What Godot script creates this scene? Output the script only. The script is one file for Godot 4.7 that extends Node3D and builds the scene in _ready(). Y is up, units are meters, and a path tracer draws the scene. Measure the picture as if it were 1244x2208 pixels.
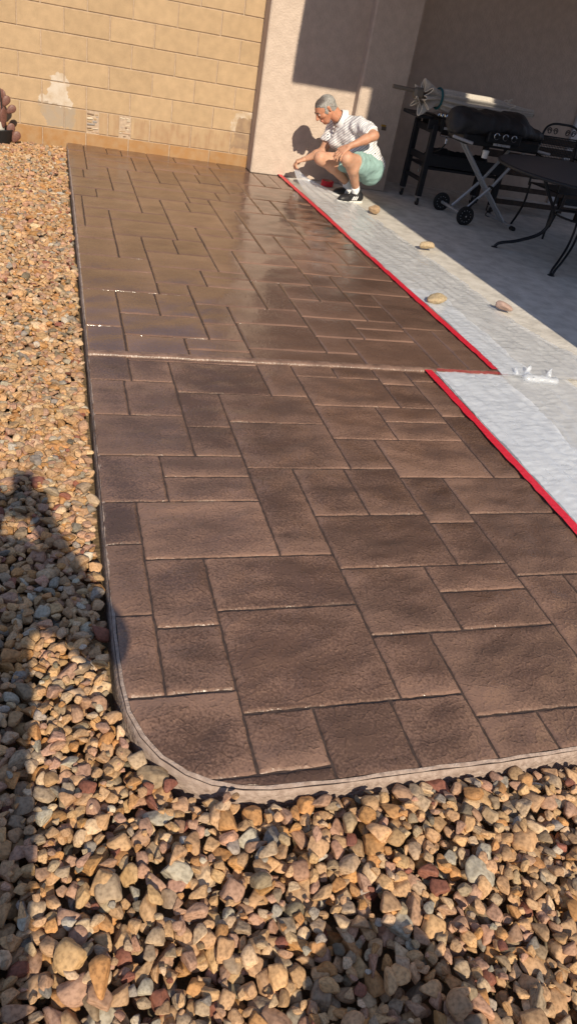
extends Node3D
# Plan coordinates: x to the right, y up, z away from the camera (Godot's -z). v() turns them into Godot's.

var taken := {}
var rng := RandomNumberGenerator.new()
var M := {}

func v(x: float, y: float, z: float) -> Vector3:
	return Vector3(x, y, -z)

func numbered(called: String) -> String:
	var n: int = taken.get(called, 0)
	taken[called] = n + 1
	return called if n == 0 else "%s_%03d" % [called, n]

func tag(o: Node, label := "", category := "", group := "", kind := "") -> Node:
	if label: o.set_meta("label", label)
	if category: o.set_meta("category", category)
	if group: o.set_meta("group", group)
	if kind: o.set_meta("kind", kind)
	return o

func thing(called: String, label: String, category: String, at := Vector3.ZERO, turn := 0.0, group := "") -> Node3D:
	var o := Node3D.new()
	o.name = numbered(called)
	add_child(o)
	o.position = at
	o.rotation.y = turn
	tag(o, label, category, group)
	return o

func put(called: String, mesh: Mesh, m: Material, parent: Node = self) -> MeshInstance3D:
	var o := MeshInstance3D.new()
	o.name = numbered(called) if parent == self else called
	o.mesh = mesh
	if m: o.material_override = m
	parent.add_child(o, true)
	return o

func obj(called: String, st: SurfaceTool, m: Material, parent: Node = self) -> MeshInstance3D:
	st.generate_normals()
	st.index()
	return put(called, st.commit(), m, parent)

# ---------------------------------------------------------------- materials
func lin(r: float, g: float, b: float, a := 1.0) -> Color:
	var c := Color(r, g, b).linear_to_srgb()
	c.a = a
	return c

func noise(freq: float, sd: int, oct := 4, kind := FastNoiseLite.TYPE_SIMPLEX_SMOOTH) -> FastNoiseLite:
	var n := FastNoiseLite.new()
	n.noise_type = kind
	n.seed = sd
	n.frequency = freq
	n.fractal_octaves = oct
	n.fractal_type = FastNoiseLite.FRACTAL_FBM if oct > 1 else FastNoiseLite.FRACTAL_NONE
	return n

func noise_tex(n: FastNoiseLite, size := 512, normal := 0.0, lo := Color.BLACK, hi := Color.WHITE, mid = null) -> ImageTexture:
	var im := n.get_seamless_image(size, size)
	if normal > 0.0:
		im.convert(Image.FORMAT_RGBA8)
		im.bump_map_to_normal_map(normal)
		return ImageTexture.create_from_image(im)
	im.convert(Image.FORMAT_L8)
	var d := im.get_data()
	var out := PackedByteArray()
	out.resize(d.size() * 3)
	var lut := []
	for i in 256:
		var t := i / 255.0
		var c: Color = lo.lerp(hi, t) if mid == null else (lo.lerp(mid, t * 2.0) if t < 0.5 else (mid as Color).lerp(hi, t * 2.0 - 1.0))
		lut.append([int(c.r * 255), int(c.g * 255), int(c.b * 255)])
	for i in d.size():
		var l: Array = lut[d[i]]
		out[i * 3] = l[0]
		out[i * 3 + 1] = l[1]
		out[i * 3 + 2] = l[2]
	return ImageTexture.create_from_image(Image.create_from_data(size, size, false, Image.FORMAT_RGB8, out))

func mat(c: Color, rough := 0.8, metal := 0.0) -> StandardMaterial3D:
	var m := StandardMaterial3D.new()
	m.albedo_color = c
	m.roughness = rough
	m.metallic = metal
	return m

func tri(m: StandardMaterial3D, tex: Texture2D, scale: float, nrm: Texture2D = null, nscale := 1.0, world := true) -> StandardMaterial3D:
	m.uv1_triplanar = true
	m.uv1_world_triplanar = world
	m.uv1_scale = Vector3.ONE * scale
	if tex: m.albedo_texture = tex
	if nrm:
		m.normal_enabled = true
		m.normal_texture = nrm
		m.normal_scale = nscale
	return m

# ---------------------------------------------------------------- shapes
func mb() -> SurfaceTool:
	var st := SurfaceTool.new()
	st.begin(Mesh.PRIMITIVE_TRIANGLES)
	st.set_smooth_group(-1)
	return st

func quad(st: SurfaceTool, a: Vector3, b: Vector3, c: Vector3, d: Vector3) -> void:
	for p in [a, b, c, a, c, d]:
		st.add_vertex(p)

# chamfered box; basis columns carry the half sizes' directions
func box(st: SurfaceTool, c: Vector3, size: Vector3, bev := 0.004, b := Basis.IDENTITY) -> void:
	st.set_smooth_group(-1)
	var h := size / 2.0
	bev = minf(bev, minf(h.x, minf(h.y, h.z)) * 0.9)
	var p := func(s: Vector3, k: int) -> Vector3:
		var q := Vector3(s.x * (h.x - (0.0 if k == 0 else bev)), s.y * (h.y - (0.0 if k == 1 else bev)), s.z * (h.z - (0.0 if k == 2 else bev)))
		return c + b * q
	for k in 3:
		for s in [-1.0, 1.0]:
			var u := (k + 1) % 3
			var w := (k + 2) % 3
			var q := []
			for t in [[-1, -1], [1, -1], [1, 1], [-1, 1]]:
				var sv := Vector3.ZERO
				sv[k] = s
				sv[u] = t[0]
				sv[w] = t[1]
				q.append(p.call(sv, k))
			if s > 0: quad(st, q[3], q[2], q[1], q[0])
			else: quad(st, q[0], q[1], q[2], q[3])
	for k in 3:  # edges along axis k
		var u := (k + 1) % 3
		var w := (k + 2) % 3
		for su in [-1.0, 1.0]:
			for sw in [-1.0, 1.0]:
				var a := Vector3.ZERO
				a[u] = su
				a[w] = sw
				var a0 := a
				a0[k] = -1
				var a1 := a
				a1[k] = 1
				if su * sw > 0: quad(st, p.call(a0, w), p.call(a1, w), p.call(a1, u), p.call(a0, u))
				else: quad(st, p.call(a0, u), p.call(a1, u), p.call(a1, w), p.call(a0, w))
	for sx in [-1.0, 1.0]:
		for sy in [-1.0, 1.0]:
			for sz in [-1.0, 1.0]:
				var s := Vector3(sx, sy, sz)
				var t := [p.call(s, 0), p.call(s, 1), p.call(s, 2)]
				if sx * sy * sz > 0: t.reverse()
				for q in t: st.add_vertex(q)

func boxm(c: Vector3, size: Vector3, bev := 0.004, b := Basis.IDENTITY) -> SurfaceTool:
	var st := mb()
	box(st, c, size, bev, b)
	return st

# a tube through points with radii (one number or a list)
func tube(st: SurfaceTool, pts: Array, r, sides := 8, caps := true) -> void:
	st.set_smooth_group(1)
	var rings := []
	var side := Vector3.ZERO
	for i in pts.size():
		var a: Vector3 = pts[maxi(i - 1, 0)]
		var b: Vector3 = pts[mini(i + 1, pts.size() - 1)]
		var t := (b - a).normalized()
		if i == 0:
			side = t.cross(Vector3.UP if absf(t.y) < 0.9 else Vector3.RIGHT).normalized()
		side = (side - t * side.dot(t)).normalized()
		var up := t.cross(side)
		var rr: float = r[i] if r is Array else r
		var ring := []
		for k in sides:
			var an := TAU * k / sides
			ring.append(pts[i] + (side * cos(an) + up * sin(an)) * rr)
		rings.append(ring)
	for i in rings.size() - 1:
		for k in sides:
			var n := (k + 1) % sides
			quad(st, rings[i][k], rings[i][n], rings[i + 1][n], rings[i + 1][k])
	if caps:
		st.set_smooth_group(-1)
		for k in range(1, sides - 1):
			for q in [rings[0][0], rings[0][k + 1], rings[0][k]]: st.add_vertex(q)
			var e: Array = rings[-1]
			for q in [e[0], e[k], e[k + 1]]: st.add_vertex(q)

func tubem(pts: Array, r, sides := 8) -> SurfaceTool:
	var st := mb()
	tube(st, pts, r, sides)
	return st

func curve(pts: Array, n := 6) -> Array:  # Catmull-Rom through points
	var out := []
	for i in pts.size() - 1:
		var p0: Vector3 = pts[maxi(i - 1, 0)]
		var p1: Vector3 = pts[i]
		var p2: Vector3 = pts[i + 1]
		var p3: Vector3 = pts[mini(i + 2, pts.size() - 1)]
		for k in n:
			out.append(p1.cubic_interpolate(p2, p0, p3, float(k) / n))
	out.append(pts[-1])
	return out

# profile [[along, radius], ...] turned about an axis
func lathe(st: SurfaceTool, at: Vector3, axis: Vector3, prof: Array, sides := 20) -> void:
	axis = axis.normalized()
	var s := axis.cross(Vector3.UP if absf(axis.y) < 0.9 else Vector3.RIGHT).normalized()
	var u := axis.cross(s)
	st.set_smooth_group(-1)
	for i in prof.size() - 1:
		st.set_smooth_group(i + 2)
		for k in sides:
			var q := []
			for e in [[i, k], [i, k + 1], [i + 1, k + 1], [i + 1, k]]:
				var an: float = TAU * e[1] / sides
				q.append(at + axis * prof[e[0]][0] + (s * cos(an) + u * sin(an)) * prof[e[0]][1])
			quad(st, q[0], q[1], q[2], q[3])

func lathem(at: Vector3, axis: Vector3, prof: Array, sides := 20) -> SurfaceTool:
	var st := mb()
	lathe(st, at, axis, prof, sides)
	return st

# ---------------------------------------------------------------- distance-field bodies
class Field:
	var lo: Vector3
	var cell: float
	var nx: int
	var ny: int
	var nz: int
	var f := PackedFloat32Array()
	var k := 0.03
	func _init(a: Vector3, b: Vector3, c: float, blend: float) -> void:
		lo = a
		cell = c
		k = blend
		nx = int((b.x - a.x) / c) + 2
		ny = int((b.y - a.y) / c) + 2
		nz = int((b.z - a.z) / c) + 2
		f.resize(nx * ny * nz)
		f.fill(9.0)
	# tapered capsule a-b, flattened by `flat` along direction n; kk < 0 takes the shape away
	func bone(a: Vector3, b: Vector3, ra: float, rb: float, kk := -9.0, n := Vector3.ZERO, flat := 1.0, cut := false) -> void:
		var bl := k if kk < -1.0 else kk
		var m := maxf(ra, rb) * maxf(1.0, flat) + bl + cell * 3.0
		var mn := (a.min(b) - Vector3.ONE * m - lo) / cell
		var mx := (a.max(b) + Vector3.ONE * m - lo) / cell
		var x0 := clampi(int(mn.x), 0, nx)
		var x1 := clampi(int(mx.x) + 1, 0, nx)
		var y0 := clampi(int(mn.y), 0, ny)
		var y1 := clampi(int(mx.y) + 1, 0, ny)
		var z0 := clampi(int(mn.z), 0, nz)
		var z1 := clampi(int(mx.z) + 1, 0, nz)
		var ab := b - a
		var ll := maxf(ab.length_squared(), 1e-9)
		var squash := flat != 1.0
		for z in range(z0, z1):
			for y in range(y0, y1):
				var at := (z * ny + y) * nx
				for x in range(x0, x1):
					var pa := lo + Vector3(x, y, z) * cell - a
					var h := clampf(pa.dot(ab) / ll, 0.0, 1.0)
					var q := pa - ab * h
					if squash:
						q += n * (q.dot(n) * (1.0 / flat - 1.0))
					var d := q.length() - (ra + (rb - ra) * h)
					var o := f[at + x]
					if cut:
						d = -d
						var g := maxf(bl - absf(o - d), 0.0) / bl
						f[at + x] = maxf(o, d) + g * g * bl * 0.25
					else:
						var g := maxf(bl - absf(o - d), 0.0) / bl
						f[at + x] = minf(o, d) - g * g * bl * 0.25
	func plane(p: Vector3, n: Vector3, away := 99.0, from := Vector3.ZERO) -> void:  # keeps the side that n points away from
		for z in nz:
			for y in ny:
				for x in nx:
					var w := lo + Vector3(x, y, z) * cell
					if away < 90.0 and w.distance_to(from) > away: continue
					var i := (z * ny + y) * nx + x
					f[i] = maxf(f[i], (w - p).dot(n))
	func wrinkle(ns: FastNoiseLite, amp: float) -> void:
		for i in f.size():
			if absf(f[i]) < 0.06:
				var w := Vector3(i % nx, (i / nx) % ny, i / (nx * ny)) * cell + lo
				f[i] += ns.get_noise_3dv(w) * amp
	func arrays() -> Array:
		var where := {}
		var vs := PackedVector3Array()
		var idx := PackedInt32Array()
		var sx := 1
		var sy := nx
		var sz := nx * ny
		var offs := [0, sx, sy, sx + sy, sz, sx + sz, sy + sz, sx + sy + sz]
		var lim := cell * 2.0
		for z in nz - 1:
			for y in ny - 1:
				for x in nx - 1:
					var i := x + y * sy + z * sz
					if absf(f[i]) > lim: continue
					var mask := 0
					for c in 8:
						if f[i + offs[c]] < 0.0: mask |= 1 << c
					if mask == 0 or mask == 255: continue
					var sum := Vector3.ZERO
					var n := 0
					for e in [[0, 1], [2, 3], [4, 5], [6, 7], [0, 2], [1, 3], [4, 6], [5, 7], [0, 4], [1, 5], [2, 6], [3, 7]]:
						var a: int = e[0]
						var b: int = e[1]
						if ((mask >> a) & 1) != ((mask >> b) & 1):
							var fa := f[i + offs[a]]
							var fb := f[i + offs[b]]
							var t := fa / (fa - fb)
							sum += Vector3(a & 1, (a >> 1) & 1, a >> 2).lerp(Vector3(b & 1, (b >> 1) & 1, b >> 2), t)
							n += 1
					where[i] = vs.size()
					vs.append(lo + (Vector3(x, y, z) + sum / n) * cell)
		for i: int in where:
			var ins := f[i] < 0.0
			for ax in [[sx, sy, sz], [sy, sz, sx], [sz, sx, sy]]:
				if (f[i + ax[0]] < 0.0) != ins:
					var a: int = where.get(i, -1)
					var b: int = where.get(i - ax[1], -1)
					var c: int = where.get(i - ax[1] - ax[2], -1)
					var d: int = where.get(i - ax[2], -1)
					if a < 0 or b < 0 or c < 0 or d < 0: continue
					if ins: idx.append_array([a, c, b, a, d, c])
					else: idx.append_array([a, b, c, a, c, d])
		return [vs, idx]

func field_mesh(parts: Array, color = null, uv = null) -> ArrayMesh:  # several fields -> one mesh
	var vs := PackedVector3Array()
	var idx := PackedInt32Array()
	for fld in parts:
		var a: Array = fld.arrays()
		var off := vs.size()
		vs.append_array(a[0])
		for i in (a[1] as PackedInt32Array): idx.append(i + off)
	return indexed(vs, idx, color, uv)

func indexed(vs: PackedVector3Array, idx: PackedInt32Array, color = null, uv = null) -> ArrayMesh:
	var ns := PackedVector3Array()
	ns.resize(vs.size())
	for i in range(0, idx.size(), 3):
		var n := (vs[idx[i + 2]] - vs[idx[i]]).cross(vs[idx[i + 1]] - vs[idx[i]])
		for k in 3: ns[idx[i + k]] += n
	for i in ns.size(): ns[i] = ns[i].normalized()
	var ar := []
	ar.resize(Mesh.ARRAY_MAX)
	ar[Mesh.ARRAY_VERTEX] = vs
	ar[Mesh.ARRAY_NORMAL] = ns
	ar[Mesh.ARRAY_INDEX] = idx
	if color != null:
		var cs := PackedColorArray()
		for p in vs: cs.append((color as Callable).call(p))
		ar[Mesh.ARRAY_COLOR] = cs
	if uv != null:
		var us := PackedVector2Array()
		for p in vs: us.append((uv as Callable).call(p))
		ar[Mesh.ARRAY_TEX_UV] = us
	var m := ArrayMesh.new()
	m.add_surface_from_arrays(Mesh.PRIMITIVE_TRIANGLES, ar)
	return m

# grid of points -> mesh; rows of equal length
func sheet(rows: Array, thick := 0.0) -> ArrayMesh:
	var vs := PackedVector3Array()
	var us := PackedVector2Array()
	var idx := PackedInt32Array()
	var w: int = rows[0].size()
	for r in rows.size():
		for c in w:
			vs.append(rows[r][c])
			us.append(Vector2(float(c) / (w - 1), float(r) / (rows.size() - 1)))
	for r in rows.size() - 1:
		for c in w - 1:
			var a := r * w + c
			idx.append_array([a, a + 1, a + w + 1, a, a + w + 1, a + w])
	return indexed(vs, idx)

# ---------------------------------------------------------------- the scene
const CAM_X := Vector3(0.95471, 0.16339, 0.24866)
const CAM_Y := Vector3(0.01116, 0.81548, -0.57868)
const CAM_Z := Vector3(-0.29733, 0.55524, 0.77672)
const CAM_AT := Vector3(0, 1.43, 0)
var sun_dir := Vector3(-0.0190, -0.5468, -0.8370)   # the way the light travels (Godot axes)

func on_screen(p: Vector3) -> Vector3:  # pixel in the 1244x2208 photograph, and depth
	var q := p - CAM_AT
	var d := -q.dot(CAM_Z)
	return Vector3(622.0 + 1590.0 * q.dot(CAM_X) / d, 1104.0 - 1590.0 * q.dot(CAM_Y) / d, d)

func _ready() -> void:
	rng.seed = 7
	var cam := Camera3D.new()
	cam.name = "camera"
	cam.transform = Transform3D(Basis(CAM_X, CAM_Y, CAM_Z).orthonormalized(), CAM_AT)
	cam.fov = 69.5476
	cam.near = 0.05
	cam.far = 400.0
	add_child(cam)
	cam.current = true
	var env := Environment.new()
	env.background_mode = Environment.BG_SKY
	var sky_m := ProceduralSkyMaterial.new()
	sky_m.sky_top_color = lin(0.24, 0.34, 0.56)
	sky_m.sky_horizon_color = lin(0.66, 0.68, 0.72)
	sky_m.sky_curve = 0.12
	sky_m.ground_bottom_color = lin(0.22, 0.16, 0.10)
	sky_m.ground_horizon_color = lin(0.40, 0.36, 0.30)
	sky_m.sky_energy_multiplier = 0.85
	var sky := Sky.new()
	sky.sky_material = sky_m
	env.sky = sky
	env.tonemap_mode = Environment.TONE_MAPPER_LINEAR
	env.tonemap_exposure = 1.12
	env.sdfgi_enabled = true
	env.ssao_enabled = true
	env.ssil_enabled = true
	var we := WorldEnvironment.new()
	we.name = "world_environment"
	we.environment = env
	add_child(we)
	var sun := DirectionalLight3D.new()
	sun.name = "sun"
	sun.basis = Basis.looking_at(sun_dir, Vector3.UP)
	sun.light_energy = 1.5
	sun.light_color = Color(1.0, 0.94, 0.84)
	sun.light_angular_distance = 0.55
	sun.shadow_enabled = true
	add_child(sun)

	make_materials()
	ground()
	slab()
	block_wall()
	house()
	gravel()
	plastic_and_tape()
	griddle_cart()
	portable_grill()
	umbrella()
	table_and_chairs()
	cactus()
	kneeling_man()
	photographer()
	bucket()

func make_materials() -> void:
	var fine := noise_tex(noise(0.05, 3, 5), 512, 4.0)
	var stucco_n := noise_tex(noise(0.035, 11, 4), 512, 5.0)
	M.fine_n = fine
	M.stucco = tri(mat(lin(1, 1, 1), 0.95), noise_tex(noise(0.008, 21, 5), 512, 0.0, lin(0.50, 0.405, 0.335), lin(0.60, 0.49, 0.41)), 0.7, stucco_n, 0.8)
	M.stucco.uv1_scale = Vector3.ONE * 2.2
	M.concrete = tri(mat(lin(1, 1, 1), 0.9), noise_tex(noise(0.012, 5, 6), 512, 0.0, lin(0.46, 0.43, 0.385), lin(0.69, 0.655, 0.60), lin(0.59, 0.555, 0.50)), 0.9, fine, 0.4)
	M.edge = tri(mat(lin(1, 1, 1), 0.95), noise_tex(noise(0.03, 6, 5), 512, 0.0, lin(0.22, 0.155, 0.125), lin(0.52, 0.42, 0.36)), 2.5, fine, 1.5)
	M.joint = tri(mat(lin(1, 1, 1), 0.6), noise_tex(noise(0.03, 61, 4), 256, 0.0, lin(0.035, 0.022, 0.017), lin(0.085, 0.055, 0.042)), 4.0)
	M.soil = tri(mat(lin(1, 1, 1), 1.0), noise_tex(noise(0.02, 8, 5), 512, 0.0, lin(0.10, 0.065, 0.035), lin(0.26, 0.18, 0.10)), 1.5, fine, 1.0)
	M.mortar = tri(mat(lin(1, 1, 1), 1.0), noise_tex(noise(0.04, 9, 4), 256, 0.0, lin(0.36, 0.27, 0.20), lin(0.54, 0.42, 0.315)), 3.0)
	M.black_metal = mat(lin(0.012, 0.013, 0.015), 0.45, 0.3)
	M.dark_metal = mat(lin(0.02, 0.022, 0.027), 0.5, 0.4)
	M.grey_metal = mat(lin(0.42, 0.43, 0.45), 0.45, 0.4)
	M.chrome = mat(lin(0.65, 0.65, 0.66), 0.18, 1.0)
	M.rubber = mat(lin(0.012, 0.012, 0.013), 0.75)
	M.red_tape = tri(mat(lin(1, 1, 1), 0.38), noise_tex(noise(0.03, 41, 3), 256, 0.0, lin(0.56, 0.012, 0.03), lin(0.78, 0.03, 0.055)), 6.0, fine, 0.7)
	var wr := noise_tex(noise(0.02, 31, 5, FastNoiseLite.TYPE_SIMPLEX), 512, 7.0)
	M.film = tri(mat(lin(0.80, 0.84, 0.90, 0.40), 0.22), null, 0.8, wr, 0.2)
	M.film.uv1_scale = Vector3(1.0, 1.0, 2.6)
	M.film.transparency = BaseMaterial3D.TRANSPARENCY_ALPHA
	M.film.cull_mode = BaseMaterial3D.CULL_DISABLED
	M.film2 = M.film.duplicate()
	M.film2.albedo_color = lin(0.82, 0.86, 0.92, 0.58)

# ---------------------------------------------------------------- ground and slab
func ground() -> void:
	var st := mb()
	quad(st, v(-150, -0.16, -150), v(-150, -0.16, 150), v(150, -0.16, 150), v(150, -0.16, -150))
	tag(obj("ground", st, M.soil), "", "", "", "structure")

func outline() -> PackedVector2Array:  # edge of the near slab in plan, from the front right corner to the left side
	return PackedVector2Array([Vector2(1.905, 0.93), Vector2(1.27, 0.936), Vector2(1.04, 0.929), Vector2(0.82, 0.931), Vector2(0.596, 0.929), Vector2(0.45, 0.934), Vector2(0.385, 0.943), Vector2(0.318, 0.965), Vector2(0.264, 0.999), Vector2(0.213, 1.05), Vector2(0.175, 1.115), Vector2(0.15, 1.19), Vector2(0.139, 1.28), Vector2(0.135, 1.40)])

const NEAR := [[13.5,86.0,60.8,97.7],[42.8,97.7,60.8,115.2],[60.8,86.0,82.4,115.2],[82.4,86.0,104.0,115.2],[104.0,86.0,122.2,107.2],[122.2,86.0,144.0,107.2],[144.0,86.0,190.5,107.2],[13.5,97.7,42.8,123.0],[104.0,107.2,147.3,138.6],[147.3,107.2,165.4,161.9],[165.4,107.2,190.5,161.9],[42.8,115.2,85.8,152.3],[85.8,115.2,104.0,138.6],[13.5,123.0,24.9,152.3],[24.9,123.0,42.8,146.7],[85.8,138.6,115.5,168.9],[115.5,138.6,147.3,155.6],[24.9,146.7,42.8,176.5],[13.5,152.3,24.9,184.4],[42.8,152.3,85.8,176.5],[115.5,155.6,147.3,168.9],[147.3,161.9,190.5,198.0],[85.8,168.9,128.5,198.0],[128.5,168.9,147.3,192.7],[24.9,176.5,67.9,207.5],[67.9,176.5,85.8,229.2],[13.5,184.4,24.9,207.5],[128.5,192.7,147.3,223.1],[85.8,198.0,106.7,229.2],[106.7,198.0,128.5,229.2],[110.1,229.2,128.5,252.9],[147.3,198.0,190.5,223.1],[13.5,207.5,36.0,237.6],[36.0,207.5,67.9,223.1],[36.0,223.1,67.9,237.6],[128.5,223.1,171.4,252.9],[171.4,223.1,190.5,275.9],[67.9,229.2,110.1,265.1],[13.5,237.6,49.6,269.0],[49.6,237.6,67.9,260.4],[110.1,252.9,140.0,283.0],[140.0,252.9,171.4,269.0],[49.6,260.4,67.9,290.9],[67.9,265.1,110.1,290.9],[13.5,269.0,27.8,300.5],[27.8,269.0,49.6,300.5],[140.0,269.0,171.4,283.0],[171.4,275.9,190.5,312.9],[110.1,283.0,153.5,312.9],[153.5,283.0,171.4,308.2],[49.6,290.9,92.5,322.3],[92.5,290.9,110.1,326.2],[13.5,300.5,31.3,326.2],[31.3,300.5,49.6,322.3],[153.5,308.2,171.4,326.2],[110.1,312.9,131.5,326.2],[131.5,312.9,153.5,326.2],[171.4,312.9,190.5,326.2],[31.3,322.3,92.5,326.2]]
const FAR := [[13.5,326.2,31.4,358.5],[31.4,326.2,60.6,349.2],[60.6,326.2,92.0,335.2],[92.0,326.2,151.9,340.4],[151.9,326.2,194.0,362.0],[194.0,326.2,211.9,383.0],[211.9,326.2,230.5,383.0],[60.6,335.2,92.0,349.2],[92.0,340.4,134.1,374.6],[134.1,340.4,151.9,362.0],[31.4,349.2,73.7,377.8],[73.7,349.2,92.0,370.6],[13.5,358.5,31.4,410.9],[134.1,362.0,163.0,391.0],[163.0,362.0,194.0,377.8],[73.7,370.6,92.0,399.0],[92.0,374.6,134.1,399.0],[31.4,377.8,52.4,410.9],[52.4,377.8,73.7,410.9],[163.0,377.8,194.0,391.0],[194.0,383.0,230.5,441.0],[134.1,391.0,175.2,419.7],[175.2,391.0,194.0,416.2],[73.7,399.0,115.8,430.1],[115.8,399.0,134.1,448.0],[13.5,410.9,55.5,446.3],[55.5,410.9,73.7,430.1],[175.2,416.2,194.0,441.0],[134.1,419.7,154.2,448.0],[154.2,419.7,175.2,448.0],[55.5,430.1,86.0,460.0],[86.0,430.1,115.8,448.0],[175.2,441.0,230.5,472.0],[13.5,446.3,55.5,472.0],[86.0,448.0,115.8,460.0],[115.8,448.0,157.3,484.1],[157.3,448.0,175.2,472.0],[55.5,460.0,98.2,489.7],[98.2,460.0,115.8,510.0],[13.5,472.0,37.7,508.1],[37.7,472.0,55.5,522.6],[157.3,472.0,186.0,500.6],[186.0,472.0,230.5,500.6],[115.8,484.1,157.3,510.0],[55.5,489.7,76.9,522.6],[76.9,489.7,98.2,522.6],[157.3,500.6,199.8,532.5],[199.8,500.6,218.2,541.5],[218.2,500.6,230.5,541.5],[13.5,508.1,37.7,534.9],[98.2,510.0,140.4,541.5],[140.4,510.0,157.3,559.0],[37.7,522.6,80.7,561.0],[80.7,522.6,98.2,561.0],[157.3,532.5,180.0,559.0],[180.0,532.5,199.8,559.0],[13.5,534.9,19.6,561.0],[19.6,534.9,37.7,561.0],[98.2,541.5,123.0,561.0],[123.0,541.5,140.4,561.0],[199.8,541.5,230.5,559.0],[140.4,559.0,182.7,624.4],[182.7,559.0,230.5,610.0],[13.5,561.0,19.6,619.9],[19.6,561.0,37.7,586.0],[37.7,561.0,80.7,586.0],[80.7,561.0,123.0,604.0],[123.0,561.0,140.4,624.4],[19.6,586.0,62.7,619.9],[62.7,586.0,80.7,635.2],[80.7,604.0,101.5,635.2],[101.5,604.0,123.0,635.2],[182.7,610.0,230.0,676.5],[13.2,619.9,31.4,647.5],[31.4,619.9,62.7,647.5],[123.0,624.4,165.1,653.0],[165.1,624.4,182.7,676.5],[62.7,635.2,105.9,671.0],[105.9,635.2,123.0,653.0],[13.0,647.5,45.2,683.1],[45.2,647.5,62.7,676.5],[105.9,653.0,134.1,683.1],[134.1,653.0,165.1,683.1],[62.7,671.0,105.9,695.0],[45.2,676.5,62.7,733.5],[165.1,676.5,229.0,733.5],[12.8,683.1,23.6,715.0],[23.6,683.1,45.2,715.0],[105.9,683.1,147.9,715.0],[147.9,683.1,165.1,733.5],[62.7,695.0,88.2,733.5],[88.2,695.0,105.9,752.9],[12.4,715.0,27.3,795.0],[27.3,715.0,45.2,733.5],[105.9,715.0,126.5,752.9],[126.5,715.0,147.9,752.9],[27.3,733.5,71.0,765.0],[71.0,733.5,88.2,795.0],[147.9,733.5,192.3,795.0],[192.3,733.5,208.5,795.0],[208.5,733.5,228.0,795.0],[88.2,752.9,131.9,795.0],[131.9,752.9,147.9,795.0],[27.3,765.0,71.0,795.0],[12.0,795.0,27.3,830.0],[27.3,795.0,49.0,829.0],[49.0,795.0,62.7,828.0],[62.7,795.0,88.2,828.0],[88.2,795.0,115.0,827.0],[115.0,795.0,160.0,826.0],[160.0,795.0,190.0,823.0],[190.0,795.0,228.0,798.5]]

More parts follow.
